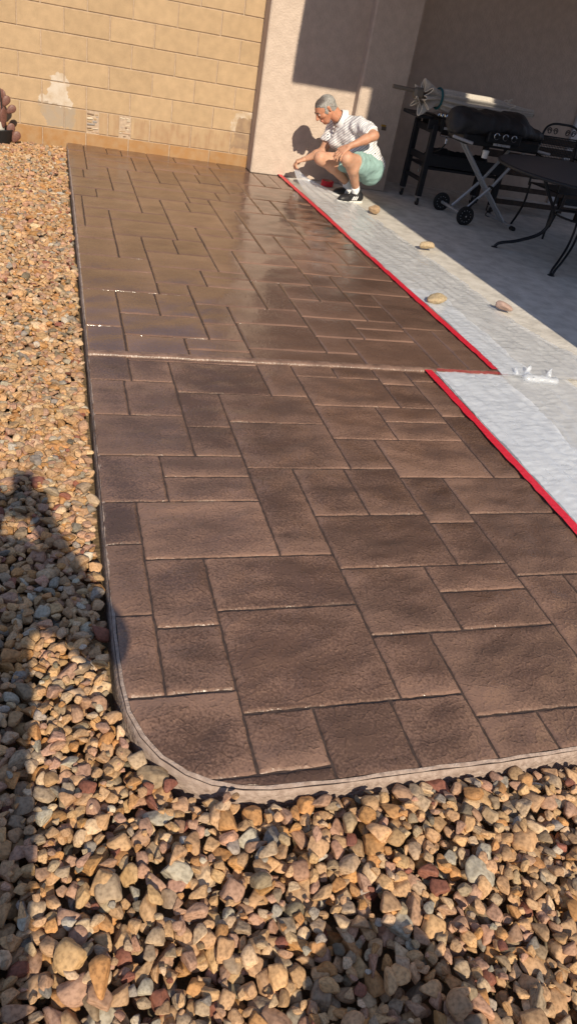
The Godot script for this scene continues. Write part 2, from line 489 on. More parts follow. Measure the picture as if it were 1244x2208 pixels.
# the colour of the stamped concrete: pale sandy brown with darker release powder left in grainy patches on every stone
func slab_texture(list: Array, x0: float, z0: float, w: int, h: int, px: float, soft: float) -> Array:
	var a := noise(px / 0.22, 101, 3).get_image(w, h, false, false, true).get_data()
	var b := noise(px / 0.016, 102, 3).get_image(w, h, false, false, true).get_data()
	var s := noise(px / 0.05, 103, 4, FastNoiseLite.TYPE_SIMPLEX)
	s.fractal_type = FastNoiseLite.FRACTAL_RIDGED
	var c := s.get_image(w, h, false, false, true).get_data()
	var d := noise(px / 0.9, 104, 2).get_image(w, h, false, false, true).get_data()
	var long := noise(px / 0.10, 107, 4).get_image(w * 2 / 5, h, false, false, true)
	long.resize(w, h, Image.INTERPOLATE_CUBIC)
	var st := long.get_data()
	var e := noise(px / 0.0095, 105, 3).get_image(w, h, false, false, true).get_data()
	var out := PackedByteArray()
	out.resize(w * h * 3)
	var rgh := PackedByteArray()
	rgh.resize(w * h)
	rgh.fill(120)
	var light := Vector3(0.245, 0.143, 0.098)
	var dark := Vector3(0.088, 0.046, 0.029)
	var violet := Vector3(0.078, 0.049, 0.044)
	var lut := PackedByteArray()
	for i in 1025: lut.append(int(pow(i / 1024.0, 1.0 / 2.2) * 255.0))
	for r in list:
		var i0 := clampi(int((r[0] / 100.0 - x0) / px), 0, w)
		var i1 := clampi(int((r[2] / 100.0 - x0) / px) + 1, 0, w)
		var j0 := clampi(int((r[1] / 100.0 - z0) / px), 0, h)
		var j1 := clampi(int((r[3] / 100.0 - z0) / px) + 1, 0, h)
		var cx := lerpf(i0, i1, rng.randf_range(0.3, 0.7))
		var cy := lerpf(j0, j1, rng.randf_range(0.3, 0.75))
		var rx := (i1 - i0) * rng.randf_range(0.46, 0.80)
		var ry := (j1 - j0) * rng.randf_range(0.40, 0.75)
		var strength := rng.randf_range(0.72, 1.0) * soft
		var lift := rng.randf_range(-0.25, 0.30)
		var tone := rng.randf_range(0.86, 1.1)
		var vio := clampf(1.0 - (r[0] / 100.0 - 0.13) / 0.5, 0.0, 1.0) * clampf((r[1] / 100.0 - 1.2) / 0.8, 0.0, 1.0) * clampf((4.2 - r[1] / 100.0), 0.0, 1.0)
		var dk := dark.lerp(violet, vio * 0.7)
		for j in range(j0, j1):
			for i in range(i0, i1):
				var n := j * w + i
				var u := (i - cx) / rx
				var q := (j - cy) / ry
				var g := b[n] / 127.5 - 1.0
				var rim := minf(minf(i - i0, i1 - i), minf(j - j0, j1 - j)) * px / 0.035
				var k := 0.62 - (u * u + q * q) * 0.55 + lift + (a[n] / 127.5 - 1.0) * 0.38 + (st[n] / 127.5 - 1.0) * 0.50 + g * 0.46 - maxf(0.0, 1.0 - rim) * 0.16
				k = clampf(k * 0.80 + 0.40 + (e[n] / 127.5 - 1.0) * 0.62, 0.0, 1.0) * strength
				if soft < 1.0:  # sealer not dry yet, between the pillar and the tape
					var X := x0 + i * px
					var Z := z0 + j * px
					var wet := 0.75 - pow((X - 1.95) / 0.42, 2.0) - pow((Z - 6.5) / 1.0, 2.0) + (st[n] / 127.5 - 1.0) * 1.3 + (a[n] / 127.5 - 1.0) * 0.8
					wet = clampf(wet * 1.6, 0.0, 1.0)
					k = clampf(k + wet * 0.75, 0.0, 1.0)
					rgh[n] = int(rgh[n] * (1.0 - wet * 0.75))
				var vein := clampf((c[n] - 196) / 40.0, 0.0, 1.0)
				k = clampf(k + vein * 0.55, 0.0, 1.0)
				var t := tone * (1.0 + g * 0.10 + (d[n] / 127.5 - 1.0) * 0.14)
				var col := light.lerp(dk, k) * t
				out[n * 3] = lut[clampi(int(col.x * 1024), 0, 1024)]
				out[n * 3 + 1] = lut[clampi(int(col.y * 1024), 0, 1024)]
				out[n * 3 + 2] = lut[clampi(int(col.z * 1024), 0, 1024)]
	var hgt := PackedByteArray()
	hgt.resize(w * h)
	for n in w * h:
		hgt[n] = clampi(int(maxi(c[n] - 150, 0) * 0.9 + b[n] * 0.12 + e[n] * 0.10), 0, 255)
		rgh[n] = clampi(int((a[n] * 0.5 + b[n] * 0.35 + 20) * rgh[n] / 120.0), 0, 255)
	var im := Image.create_from_data(w, h, false, Image.FORMAT_RGB8, out)
	var nm := Image.create_from_data(w, h, false, Image.FORMAT_L8, hgt)
	nm.convert(Image.FORMAT_RGBA8)
	nm.bump_map_to_normal_map(3.0)
	return [ImageTexture.create_from_image(im), ImageTexture.create_from_image(nm), ImageTexture.create_from_image(Image.create_from_data(w, h, false, Image.FORMAT_L8, rgh))]

func slab_mat(tx: Array, rough: float, ns: float) -> StandardMaterial3D:
	var m := mat(Color.WHITE, rough)
	m.albedo_texture = tx[0]
	m.normal_enabled = true
	m.normal_texture = tx[1]
	m.normal_scale = ns
	m.roughness_texture = tx[2]
	m.roughness_texture_channel = BaseMaterial3D.TEXTURE_CHANNEL_RED
	m.texture_repeat = false
	return m

func slab() -> void:
	var tn := slab_texture(NEAR, 0.12, 0.84, 1024, 1392, 0.00175, 1.0)
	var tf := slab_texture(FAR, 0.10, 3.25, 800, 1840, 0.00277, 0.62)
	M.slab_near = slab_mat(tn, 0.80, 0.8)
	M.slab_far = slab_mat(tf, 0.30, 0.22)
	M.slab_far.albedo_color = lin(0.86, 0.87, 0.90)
	# near slab: body with a rounded, unstained edge
	var body := Node3D.new()
	body.name = "concrete_slab"
	add_child(body)
	tag(body, "", "", "", "structure")
	var ol := outline()
	var full := ol.duplicate()
	full.append(Vector2(0.135, 3.262))
	full.append(Vector2(1.905, 3.262))
	var bed := mb()
	var top := full.duplicate()
	var ti := Geometry2D.triangulate_polygon(top)
	for i in range(0, ti.size(), 3):
		for k in [0, 1, 2]: bed.add_vertex(v(top[ti[i + k]].x, -0.0062, top[ti[i + k]].y))
	obj("joint_bed", bed, M.joint, body)
	# edge: profile swept along the outline (outward offset, height)
	var path := []
	for i in ol.size() - 1:
		var n := int(ol[i].distance_to(ol[i + 1]) / 0.03) + 1
		for k in n: path.append(ol[i].lerp(ol[i + 1], float(k) / n))
	var zz := 1.40
	while zz < 3.262:
		path.append(Vector2(0.135, zz))
		zz += 0.06
	path.append(Vector2(0.135, 3.262))
	edge_strip(path, body, 0.0)
	for r in NEAR: stone(r, 0.0, 0.12, 0.84, 1024 * 0.00175, 1392 * 0.00175, M.slab_near, body, ol, 0.017 if r[1] < 200.0 else 0.026)
	# far slab, one centimetre higher
	var body2 := Node3D.new()
	body2.name = "upper_concrete_slab"
	add_child(body2)
	tag(body2, "", "", "", "structure")
	var b2 := mb()
	quad(b2, v(0.135, 0.0045, 3.268), v(0.12, 0.0045, 8.3), v(2.29, 0.0045, 8.2), v(2.305, 0.0045, 3.268))
	obj("joint_bed", b2, M.joint, body2)
	var p2 := []
	for i in 90: p2.append(Vector2(lerpf(0.135, 0.12, i / 89.0), lerpf(3.262, 8.3, i / 89.0)))
	edge_strip(p2, body2, 0.012)
	# the rounded nose of the step between the two pours
	var nose := mb()
	nose.set_smooth_group(1)
	var prof := [[-0.012, -0.012], [-0.011, 0.001], [-0.006, 0.009], [0.004, 0.0135], [0.016, 0.0145], [0.026, 0.0115]]
	var nn := noise(6.0, 55, 3)
	var last := []
	for i in 90:
		var x := lerpf(0.136, 2.30, i / 89.0)
		var row := []
		for p in prof: row.append(v(x, p[1] + nn.get_noise_2d(x, p[1] * 30.0) * 0.0016, 3.262 + p[0] + nn.get_noise_2d(x * 2.0, 9.0) * 0.004))
		if i:
			for k in prof.size() - 1: quad(nose, last[k], last[k + 1], row[k + 1], row[k])
		last = row
	obj("step_nose", nose, M.step_nose, body2)
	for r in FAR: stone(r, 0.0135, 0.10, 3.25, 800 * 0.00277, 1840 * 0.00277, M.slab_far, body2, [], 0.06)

func edge_strip(path: Array, body: Node, y: float) -> void:
	if not M.has("step_nose"):
		M.step_nose = tri(mat(Color.WHITE, 0.32), noise_tex(noise(0.02, 66, 4), 256, 0.0, lin(0.11, 0.065, 0.048), lin(0.30, 0.19, 0.14)), 3.0, M.fine_n, 0.7)
	var st := mb()
	st.set_smooth_group(1)
	var prof := [[-0.011, -0.0030], [-0.004, -0.0045], [0.000, -0.010], [0.003, -0.022], [0.005, -0.05], [0.008, -0.10], [0.010, -0.16]]
	var nn := noise(9.0, 56, 3)
	var last := []
	for i in path.size():
		var a: Vector2 = path[maxi(i - 1, 0)]
		var b: Vector2 = path[mini(i + 1, path.size() - 1)]
		var t := (b - a).normalized()
		var o := Vector2(-t.y, t.x)
		if i == 0: o = Vector2(0, -1)
		if (path[i] + o * 0.1).distance_to(Vector2(1.0, 2.0)) < (path[i] - o * 0.1).distance_to(Vector2(1.0, 2.0)): o = -o
		var row := []
		for p in prof:
			var q: Vector2 = path[i] + o * (p[0] + nn.get_noise_3d(path[i].x, path[i].y, p[1] * 4.0) * 0.004)
			row.append(v(q.x, y + p[1] + (nn.get_noise_3d(path[i].x, p[1], path[i].y) * 0.0025 if p[1] > -0.02 else 0.0), q.y))
		if i:
			for k in prof.size() - 1: quad(st, last[k], row[k], row[k + 1], last[k + 1])
		last = row
	obj("slab_edge", st, M.edge, body)

# one stamped stone: bevelled, slightly uneven and with slate steps
func stone(r: Array, y: float, tx: float, tz: float, tw: float, th: float, m: Material, body: Node, ol, cell: float) -> void:
	var far: bool = cell > 0.05
	var g := 0.0032
	var bv := 0.0042
	var x0: float = r[0] / 100.0 + g
	var x1: float = r[2] / 100.0 - g
	if far: g = 0.0065
	var z0: float = r[1] / 100.0 + g
	var z1: float = r[3] / 100.0 - g
	if x1 - x0 < 0.03 or z1 - z0 < 0.025: return
	var nn := noise(5.0, 500 + int(r[0] * 7 + r[1] * 13) % 97, 4, FastNoiseLite.TYPE_SIMPLEX)
	var tilt := Vector2(rng.randf_range(-1, 1), rng.randf_range(-1, 1)) * 0.0010
	var xs := [x0, x0 + bv, x0 + bv + 0.005]
	var n := maxi(1, int((x1 - x0 - 2 * bv) / cell))
	for i in range(1, n): xs.append(x0 + bv + (x1 - x0 - 2 * bv) * i / n)
	xs.append_array([x1 - bv - 0.004, x1 - bv, x1])
	var zs := [z0, z0 + bv, z0 + bv + 0.004]
	n = maxi(1, int((z1 - z0 - 2 * bv) / cell))
	for i in range(1, n): zs.append(z0 + bv + (z1 - z0 - 2 * bv) * i / n)
	zs.append_array([z1 - bv - 0.004, z1 - bv, z1])
	var vs := PackedVector3Array()
	var idx := PackedInt32Array()
	var us := PackedVector2Array()
	for j in zs.size():
		for i in xs.size():
			var x: float = xs[i]
			var z: float = zs[j]
			var rim: bool = i == 0 or j == 0 or i == xs.size() - 1 or j == zs.size() - 1
			var wob := nn.get_noise_2d(x * 4.0, z * 4.0)
			if i <= 2 or i >= xs.size() - 3: x += wob * 0.003
			if j <= 2 or j >= zs.size() - 3: z += wob * 0.003
			var inside := clampf(minf(minf(x - x0, x1 - x), minf(z - z0, z1 - z)) / 0.03, 0.0, 1.0)
			var step := inside * floorf((nn.get_noise_2d(x * 0.9 + 30.0, z * 1.6) + 0.5) * 6.0) * 0.0012
			var h := y + nn.get_noise_2d(x, z) * 0.0012 + step - 0.0022 + (x - (x0 + x1) / 2) * tilt.x * 4.0 + (z - (z0 + z1) / 2) * tilt.y * 4.0
			if rim: h = y - (0.0085 if far else 0.0056)
			vs.append(v(x, h, z))
			us.append(Vector2((x - tx) / tw, (z - tz) / th))
	var w := xs.size()
	for j in zs.size() - 1:
		for i in w - 1:
			var a := j * w + i
			idx.append_array([a, a + w, a + w + 1, a, a + w + 1, a + 1])
	if ol is PackedVector2Array and r[1] < 125.0:  # cut by the edge of the slab: pull vertices back inside the rounded outline
		var inner := PackedVector2Array(ol)
		inner.append(Vector2(0.135, 3.0))
		inner.append(Vector2(1.905, 3.0))
		var cutp := Geometry2D.offset_polygon(inner, -0.012)[0]
		for i in vs.size():
			var p := Vector2(vs[i].x, -vs[i].z)
			if not Geometry2D.is_point_in_polygon(p, cutp):
				var best := Vector2.ZERO
				var bd := 9.0
				for k in cutp.size():
					var q := Geometry2D.get_closest_point_to_segment(p, cutp[k], cutp[(k + 1) % cutp.size()])
					if q.distance_to(p) < bd:
						bd = q.distance_to(p)
						best = q
				vs[i] = v(best.x, y - 0.003, best.y)
				us[i] = Vector2((best.x - tx) / tw, (best.y - tz) / th)
	var mesh := indexed(vs, idx)
	var ar := mesh.surface_get_arrays(0)
	ar[Mesh.ARRAY_TEX_UV] = us
	var me := ArrayMesh.new()
	me.add_surface_from_arrays(Mesh.PRIMITIVE_TRIANGLES, ar)
	var st := SurfaceTool.new()
	st.create_from(me, 0)
	st.generate_tangents()
	put("stone", st.commit(), m, body)

# ---------------------------------------------------------------- block wall
const WALL_TURN := -0.035
func wp(x: float, y: float, d := 0.0) -> Vector3:  # a point on the wall's face: x along, y up, d out of it
	var dx := x - 1.0
	return v(1.0 + dx * cos(WALL_TURN) + d * sin(WALL_TURN), y, 8.245 + dx * sin(WALL_TURN) - d * cos(WALL_TURN))

func in_poly(p: Vector2, a: Array) -> bool:
	return Geometry2D.is_point_in_polygon(p, PackedVector2Array(a))

func wall_texture() -> Array:
	var w := 1024
	var h := 640
	var px := 2.8 / w
	var grain := noise(px / 0.006, 201, 3).get_image(w, h, false, false, true).get_data()
	var blot := noise(px / 0.12, 202, 4).get_image(w, h, false, false, true).get_data()
	var drip := FastNoiseLite.new()
	drip.seed = 5
	drip.frequency = 1.0
	var warp := noise(1.0, 206, 3)
	var out := PackedByteArray()
	out.resize(w * h * 3)
	var lut := PackedByteArray()
	for i in 1025: lut.append(int(pow(i / 1024.0, 1.0 / 2.2) * 255.0))
	var cap := [Vector2(0.0, 0.53), Vector2(0.02, 0.58), Vector2(0.08, 0.60), Vector2(0.14, 0.575), Vector2(0.165, 0.55), Vector2(0.155, 0.45), Vector2(0.20, 0.36), Vector2(0.215, 0.325), Vector2(0.10, 0.325), Vector2(-0.12, 0.35), Vector2(-0.10, 0.39), Vector2(-0.04, 0.41), Vector2(-0.01, 0.47)]
	var low := [Vector2(-0.12, 0.36), Vector2(0.21, 0.33), Vector2(0.215, 0.22), Vector2(0.19, 0.14), Vector2(-0.06, 0.15), Vector2(-0.10, 0.26)]
	var rim := [Vector2(1.72, 0.47), Vector2(1.78, 0.52), Vector2(1.93, 0.525), Vector2(1.93, 0.46), Vector2(1.80, 0.46), Vector2(1.765, 0.40), Vector2(1.745, 0.32), Vector2(1.715, 0.33)]
	var rin := [Vector2(1.755, 0.34), Vector2(1.78, 0.46), Vector2(1.93, 0.475), Vector2(1.93, 0.18), Vector2(1.74, 0.18)]
	var tan_c := Vector3(0.485, 0.345, 0.208)
	var white := Vector3(0.62, 0.545, 0.46)
	var damp := Vector3(0.30, 0.185, 0.105)
	var rust := Vector3(0.40, 0.215, 0.085)
	for j in h:
		var y := 1.70 - j * px
		for i in w:
			var x := -0.85 + i * px
			var n := j * w + i
			var g := grain[n] / 127.5 - 1.0
			var b := blot[n] / 127.5 - 1.0
			var c := tan_c * (1.0 + g * 0.16 + b * 0.10)
			if y < 0.68:
				var p := Vector2(x + warp.get_noise_2d(x * 14.0, y * 14.0) * 0.03, y + warp.get_noise_2d(x * 14.0 + 70.0, y * 14.0) * 0.025)
				var wx := p + Vector2(g, -g) * 0.006
				if y < 0.36:
					if in_poly(wx + Vector2(0.02, 0.0), low): c = c.lerp(Vector3(0.385, 0.315, 0.245), clampf(0.85 + b * 0.6 + g * 0.3, 0.0, 0.9))
					# water runs out of the joints: brownish tongues of uneven length
					var tongue := drip.get_noise_2d(x * 11.0, 0.0) * 0.10 + drip.get_noise_2d(x * 40.0, 3.0) * 0.03
					var on := clampf((0.325 + tongue - y + g * 0.015) * 18.0, 0.0, 1.0) if x > 0.55 else 0.0
					if y < 0.325 and (x > 0.75 or (x > 0.20 and x < 0.62)):
						c = c.lerp(damp * 1.22, clampf(0.42 + b * 0.5 + drip.get_noise_2d(x * 18.0, y * 2.0) * 0.6, 0.0, 0.85) * maxf(on, 0.6 if x < 0.62 else 0.25))
				if y < 0.125:
					c = c.lerp(rust, clampf(0.75 + b * 0.4, 0.0, 1.0)) * (1.0 + g * 0.1)
				if in_poly(wx + Vector2(0.03, 0.0), cap): c = c.lerp(white, clampf(0.80 + b * 0.5 + g * 0.35, 0.3, 1.0))
				if in_poly(wx, rin): c = c.lerp(Vector3(0.30, 0.205, 0.135), clampf(0.75 + b * 0.6, 0.0, 1.0))
				if in_poly(wx, rim): c = c.lerp(white, clampf(0.55 + b * 0.6 + g * 0.3, 0.0, 0.9))
			out[n * 3] = lut[clampi(int(c.x * 1024), 0, 1024)]
			out[n * 3 + 1] = lut[clampi(int(c.y * 1024), 0, 1024)]
			out[n * 3 + 2] = lut[clampi(int(c.z * 1024), 0, 1024)]
	var nm := Image.create_from_data(w, h, false, Image.FORMAT_L8, grain)
	nm.convert(Image.FORMAT_RGBA8)
	nm.bump_map_to_normal_map(2.5)
	return [ImageTexture.create_from_image(Image.create_from_data(w, h, false, Image.FORMAT_RGB8, out)), ImageTexture.create_from_image(nm)]

func block_mesh(x0: float, x1: float, y0: float, y1: float) -> ArrayMesh:
	var st := mb()
	st.set_smooth_group(-1)
	var j := func(a: float) -> float: return a + rng.randf_range(-0.0012, 0.0012)
	var bv := 0.004
	var o := rng.randf_range(-0.0015, 0.0015)
	var P := func(x: float, y: float, d: float) -> void:
		st.set_uv(Vector2((x + 0.85) / 2.8, (1.70 - y) / 1.75))
		st.add_vertex(wp(x, y, d))
	var a := [j.call(x0), j.call(y0)]
	var c := [j.call(x1), j.call(y1)]
	var inn := [[a[0] + bv, a[1] + bv], [c[0] - bv, a[1] + bv], [c[0] - bv, c[1] - bv], [a[0] + bv, c[1] - bv]]
	var ou := [[a[0], a[1]], [c[0], a[1]], [c[0], c[1]], [a[0], c[1]]]
	for q in [0, 2, 1, 0, 3, 2]: P.call(inn[q][0], inn[q][1], o)
	for k in 4:
		var k2 := (k + 1) % 4
		for q in [[inn[k], o], [inn[k2], o], [ou[k2], -0.004], [inn[k], o], [ou[k2], -0.004], [ou[k], -0.004]]: P.call(q[0][0], q[0][1], q[1])
		for q in [[ou[k], -0.004], [ou[k2], -0.004], [ou[k2], -0.03], [ou[k], -0.004], [ou[k2], -0.03], [ou[k], -0.03]]: P.call(q[0][0], q[0][1], q[1])
	st.generate_normals()
	st.generate_tangents()
	return st.commit()

func block_wall() -> void:
	var t := wall_texture()
	var bm := mat(Color.WHITE, 0.95)
	bm.albedo_texture = t[0]
	bm.normal_enabled = true
	bm.normal_texture = t[1]
	bm.normal_scale = 0.8
	bm.texture_repeat = false
	var toned := [bm]
	for k in [0.93, 0.965, 1.035]:
		var m2: StandardMaterial3D = bm.duplicate()
		m2.albedo_color = lin(minf(k, 1.0), minf(k * 0.995, 1.0), minf(k * 0.985, 1.0))
		toned.append(m2)
	var plain := tri(mat(Color.WHITE, 0.95), noise_tex(noise(0.03, 203, 5), 512, 0.0, lin(0.44, 0.295, 0.16), lin(0.56, 0.385, 0.215)), 1.2, M.fine_n, 0.6)
	var wall := thing("block_wall", "tan concrete block wall with white and damp stains behind the stamped slab", "wall")
	# mortar core
	var core := mb()
	var cb := Basis(Vector3.UP, WALL_TURN)
	box(core, wp(-1.05, 0.82, -0.075), Vector3(6.0, 1.96, 0.130), 0.002, Basis((wp(1, 0) - wp(0, 0)).normalized(), Vector3.UP, (wp(0, 0, 1) - wp(0, 0, 0)).normalized()))
	obj("mortar", core, M.mortar, wall)
	var jt := 0.0045
	var ys := [-0.08, 0.122, 0.322, 0.522, 0.722, 0.922, 1.122, 1.322, 1.522, 1.722, 1.80]
	for c in ys.size() - 1:
		var off := 0.300 if c % 2 == 0 else 0.096
		var x := off - 0.4065 * 11
		while x < 1.92:
			var x1 := x + 0.4065
			var a := x + jt
			var b := minf(x1 - jt, 1.925)
			if b - a > 0.04:
				var cuts := [[a, b]]
				if c == 1:  # the two weep openings
					cuts = []
					var s := a
					for hole in [[0.300, 0.422], [0.610, 0.728]]:
						if hole[0] > s and hole[0] < b:
							cuts.append([s, hole[0]])
							s = hole[1]
						elif hole[0] <= s and hole[1] > s:
							s = hole[1]
					if s < b: cuts.append([s, b])
				for q in cuts:
					if q[1] - q[0] > 0.03: put("block", block_mesh(q[0], q[1], ys[c] + jt, ys[c + 1] - jt), toned[rng.randi() % 4] if q[0] > -0.84 and ys[c + 1] < 1.69 else plain, wall)
			x = x1
	# stone chips stacked in the weep openings
	var tones := [lin(0.42, 0.30, 0.18), lin(0.30, 0.27, 0.25), lin(0.55, 0.45, 0.32), lin(0.22, 0.15, 0.10), lin(0.48, 0.33, 0.22), lin(0.60, 0.52, 0.40)]
	for hole in [[0.302, 0.420], [0.612, 0.726]]:
		var back := boxm(wp((hole[0] + hole[1]) / 2, 0.222, -0.085), Vector3(0.118, 0.19, 0.03), 0.002)
		obj("weep_recess", back, M.mortar, wall)
		var y := 0.130
		while y < 0.308:
			var hh := rng.randf_range(0.012, 0.027)
			var xx: float = hole[0] + 0.002
			while xx < hole[1] - 0.012:
				var ww := minf(rng.randf_range(0.028, 0.085), hole[1] - xx - 0.002)
				var bb := Basis(Vector3.BACK, rng.randf_range(-0.12, 0.12))
				if y + hh < 0.318: obj("stone", boxm(wp(xx + ww / 2, y + hh / 2, -0.022 + rng.randf_range(-0.008, 0.010)), Vector3(ww - 0.007, hh - 0.005, 0.03), 0.006, bb), tri(mat(tones[rng.randi() % 6], 0.9), null, 5.0, M.fine_n, 1.0), wall)
				xx += ww
			y += hh

# ---------------------------------------------------------------- the house: pillars, patio floor, walls, roof
func house() -> void:
	var fl := mb()
	box(fl, v(4.80, -0.0575, 5.93), Vector3(5.04, 0.125, 5.336), 0.004)
	tag(obj("patio_floor", fl, M.concrete), "", "", "", "structure")
	var f2 := mb()
	box(f2, v(4.615, -0.07, 1.62), Vector3(5.41, 0.125, 3.27), 0.004)
	tag(obj("lower_patio_floor", f2, M.concrete), "", "", "", "structure")
	var pil := thing("stucco_pillar", "wide sunlit beige stucco pillar between the block wall and the covered patio", "pillar", v(2.41, 0, 8.3))
	obj("shaft", boxm(Vector3(0, 1.5, 0), Vector3(0.985, 3.0, 0.60), 0.012), M.stucco, pil)
	var pil2 := thing("patio_post", "beige stucco post standing slightly proud beside the wide pillar, brass latch on its face", "pillar", v(3.13, 0, 8.2))
	obj("shaft", boxm(Vector3(0, 1.5, 0), Vector3(0.485, 3.0, 0.62), 0.014), M.stucco, pil2)
	var latch := boxm(Vector3(0.075, 0.625, 0.318), Vector3(0.05, 0.018, 0.016), 0.004)
	obj("latch", latch, mat(lin(0.55, 0.33, 0.06), 0.4, 0.7), pil2)
	obj("latch_plate", boxm(Vector3(0.085, 0.60, 0.313), Vector3(0.05, 0.035, 0.008), 0.002), mat(lin(0.12, 0.09, 0.07), 0.6), pil2)
	var bw := thing("patio_back_wall", "shaded beige stucco back wall of the covered patio", "wall", v(5.3, 0, 8.65))
	obj("plaster", boxm(Vector3(0, 1.5, 0), Vector3(4.0, 3.0, 0.24), 0.005), M.stucco, bw)
	var df := thing("door_frame", "pale door frame on the back wall behind the metal chair", "door frame", v(5.86, 0, 8.515))
	for s in [-0.0, 0.95]: obj("jamb", boxm(Vector3(s, 1.03, 0), Vector3(0.09, 2.06, 0.045), 0.005), mat(lin(0.62, 0.62, 0.64), 0.5), df)
	obj("lintel", boxm(Vector3(0.475, 2.10, 0), Vector3(1.04, 0.08, 0.045), 0.005), mat(lin(0.62, 0.62, 0.64), 0.5), df)
	obj("glass", boxm(Vector3(0.475, 1.03, 0.004), Vector3(0.855, 2.05, 0.012), 0.002), mat(lin(0.03, 0.035, 0.04), 0.08), df)
	# wing of the house behind and to the right of the camera: it shades the patio
	var wing := thing("house_wing", "two storey stucco wing of the house that shades the patio", "house", v(3.12, 0, 2.55))
	var lo_y := gap_y(0.90)
	var hi_y := gap_y(1.09)
	var t := mb()
	var xa := 0.0
	var g0 := 3.86 + 0.07 - 3.12
	var g1 := 4.15 + 0.07 - 3.12
	box(t, Vector3((xa + g0) / 2, 2.6, 0), Vector3(g0 - xa, 5.2, 0.14), 0.004)
	box(t, Vector3((g1 + 4.2) / 2, 2.6, 0), Vector3(4.2 - g1, 5.2, 0.14), 0.004)
	box(t, Vector3((g0 + g1) / 2, lo_y / 2, 0), Vector3(g1 - g0, lo_y, 0.136), 0.001)
	box(t, Vector3((g0 + g1) / 2, (hi_y + 5.2) / 2, 0), Vector3(g1 - g0, 5.2 - hi_y, 0.136), 0.001)
	obj("wall", t, M.stucco, wing)
	var rf := thing("patio_roof", "flat stucco roof over the far half of the patio", "roof", v(2.285, 0, 4.705))
	obj("slab", boxm(Vector3(2.5, 3.12, -2.0), Vector3(5.0, 0.24, 4.0), 0.01), M.stucco, rf)

func gap_y(y: float) -> float:  # height in the wing wall (z 2.55) of the sunbeam that reaches height y above z = 7.5
	return y + (7.5 - 2.55) / 0.8372 * 0.5468

# ---------------------------------------------------------------- gravel
func ico(n: int) -> Array:
	var t := (1.0 + sqrt(5.0)) / 2.0
	var vs := []
	for p in [[-1, t, 0], [1, t, 0], [-1, -t, 0], [1, -t, 0], [0, -1, t], [0, 1, t], [0, -1, -t], [0, 1, -t], [t, 0, -1], [t, 0, 1], [-t, 0, -1], [-t, 0, 1]]: vs.append(Vector3(p[0], p[1], p[2]).normalized())
	var fs := [[0, 11, 5], [0, 5, 1], [0, 1, 7], [0, 7, 10], [0, 10, 11], [1, 5, 9], [5, 11, 4], [11, 10, 2], [10, 7, 6], [7, 1, 8], [3, 9, 4], [3, 4, 2], [3, 2, 6], [3, 6, 8], [3, 8, 9], [4, 9, 5], [2, 4, 11], [6, 2, 10], [8, 6, 7], [9, 8, 1]]
	for k in n:
		var mid := {}
		var nf := []
		for f in fs:
			var m := []
			for e in 3:
				var a: int = f[e]
				var b: int = f[(e + 1) % 3]
				var key := Vector2i(mini(a, b), maxi(a, b))
				if not mid.has(key):
					mid[key] = vs.size()
					vs.append(((vs[a] + vs[b]) / 2.0).normalized())
				m.append(mid[key])
			nf.append_array([[f[0], m[0], m[2]], [f[1], m[1], m[0]], [f[2], m[2], m[1]], [m[0], m[1], m[2]]])
		fs = nf
	return [vs, fs]

# a pebble of unit radius: a ball cut by planes, its edges worn round
func pebble(sd: int, base: Array, planes: int, smooth: float) -> ArrayMesh:
	var r := RandomNumberGenerator.new()
	r.seed = sd
	var cuts := []
	for i in planes:
		cuts.append([Vector3(r.randfn(), r.randfn(), r.randfn()).normalized(), r.randf_range(0.36, 0.84)])
	var nn := noise(0.9, sd, 3)
	var vs := PackedVector3Array()
	for d: Vector3 in base[0]:
		var acc := 1.0
		for c in cuts:
			var k: float = d.dot(c[0])
			if k > 0.05: acc += pow(1.0 / maxf(float(c[1]) / k, 0.2), smooth)
		var rad := pow(acc, -1.0 / smooth) * (1.0 + nn.get_noise_3dv(d) * 0.09)
		vs.append(d * rad)
	var mx := 0.0
	for p in vs: mx = maxf(mx, p.length())
	var idx := PackedInt32Array()
	for f in base[1]: idx.append_array([f[0], f[2], f[1]])
	for i in vs.size(): vs[i] /= mx
	return indexed(vs, idx)

func stone_tone() -> Color:  # linear
	var k := rng.randf()
	var c: Color
	if k < 0.42: c = Color(0.63, 0.40, 0.215)
	elif k < 0.55: c = Color(0.70, 0.51, 0.32)
	elif k < 0.66: c = Color(0.58, 0.31, 0.12)
	elif k < 0.82: c = Color(0.56, 0.335, 0.225)
	elif k < 0.90: c = Color(0.44, 0.335, 0.225)
	elif k < 0.94: c = Color(0.36, 0.32, 0.27)
	elif k < 0.965: c = Color(0.64, 0.57, 0.46)
	elif k < 0.985: c = Color(0.22, 0.18, 0.125)
	else: c = Color(0.30, 0.115, 0.075)
	var t := rng.randf_range(0.74, 1.18)
	return Color(c.r * t * rng.randf_range(0.96, 1.04), c.g * t, c.b * t * rng.randf_range(0.92, 1.08))

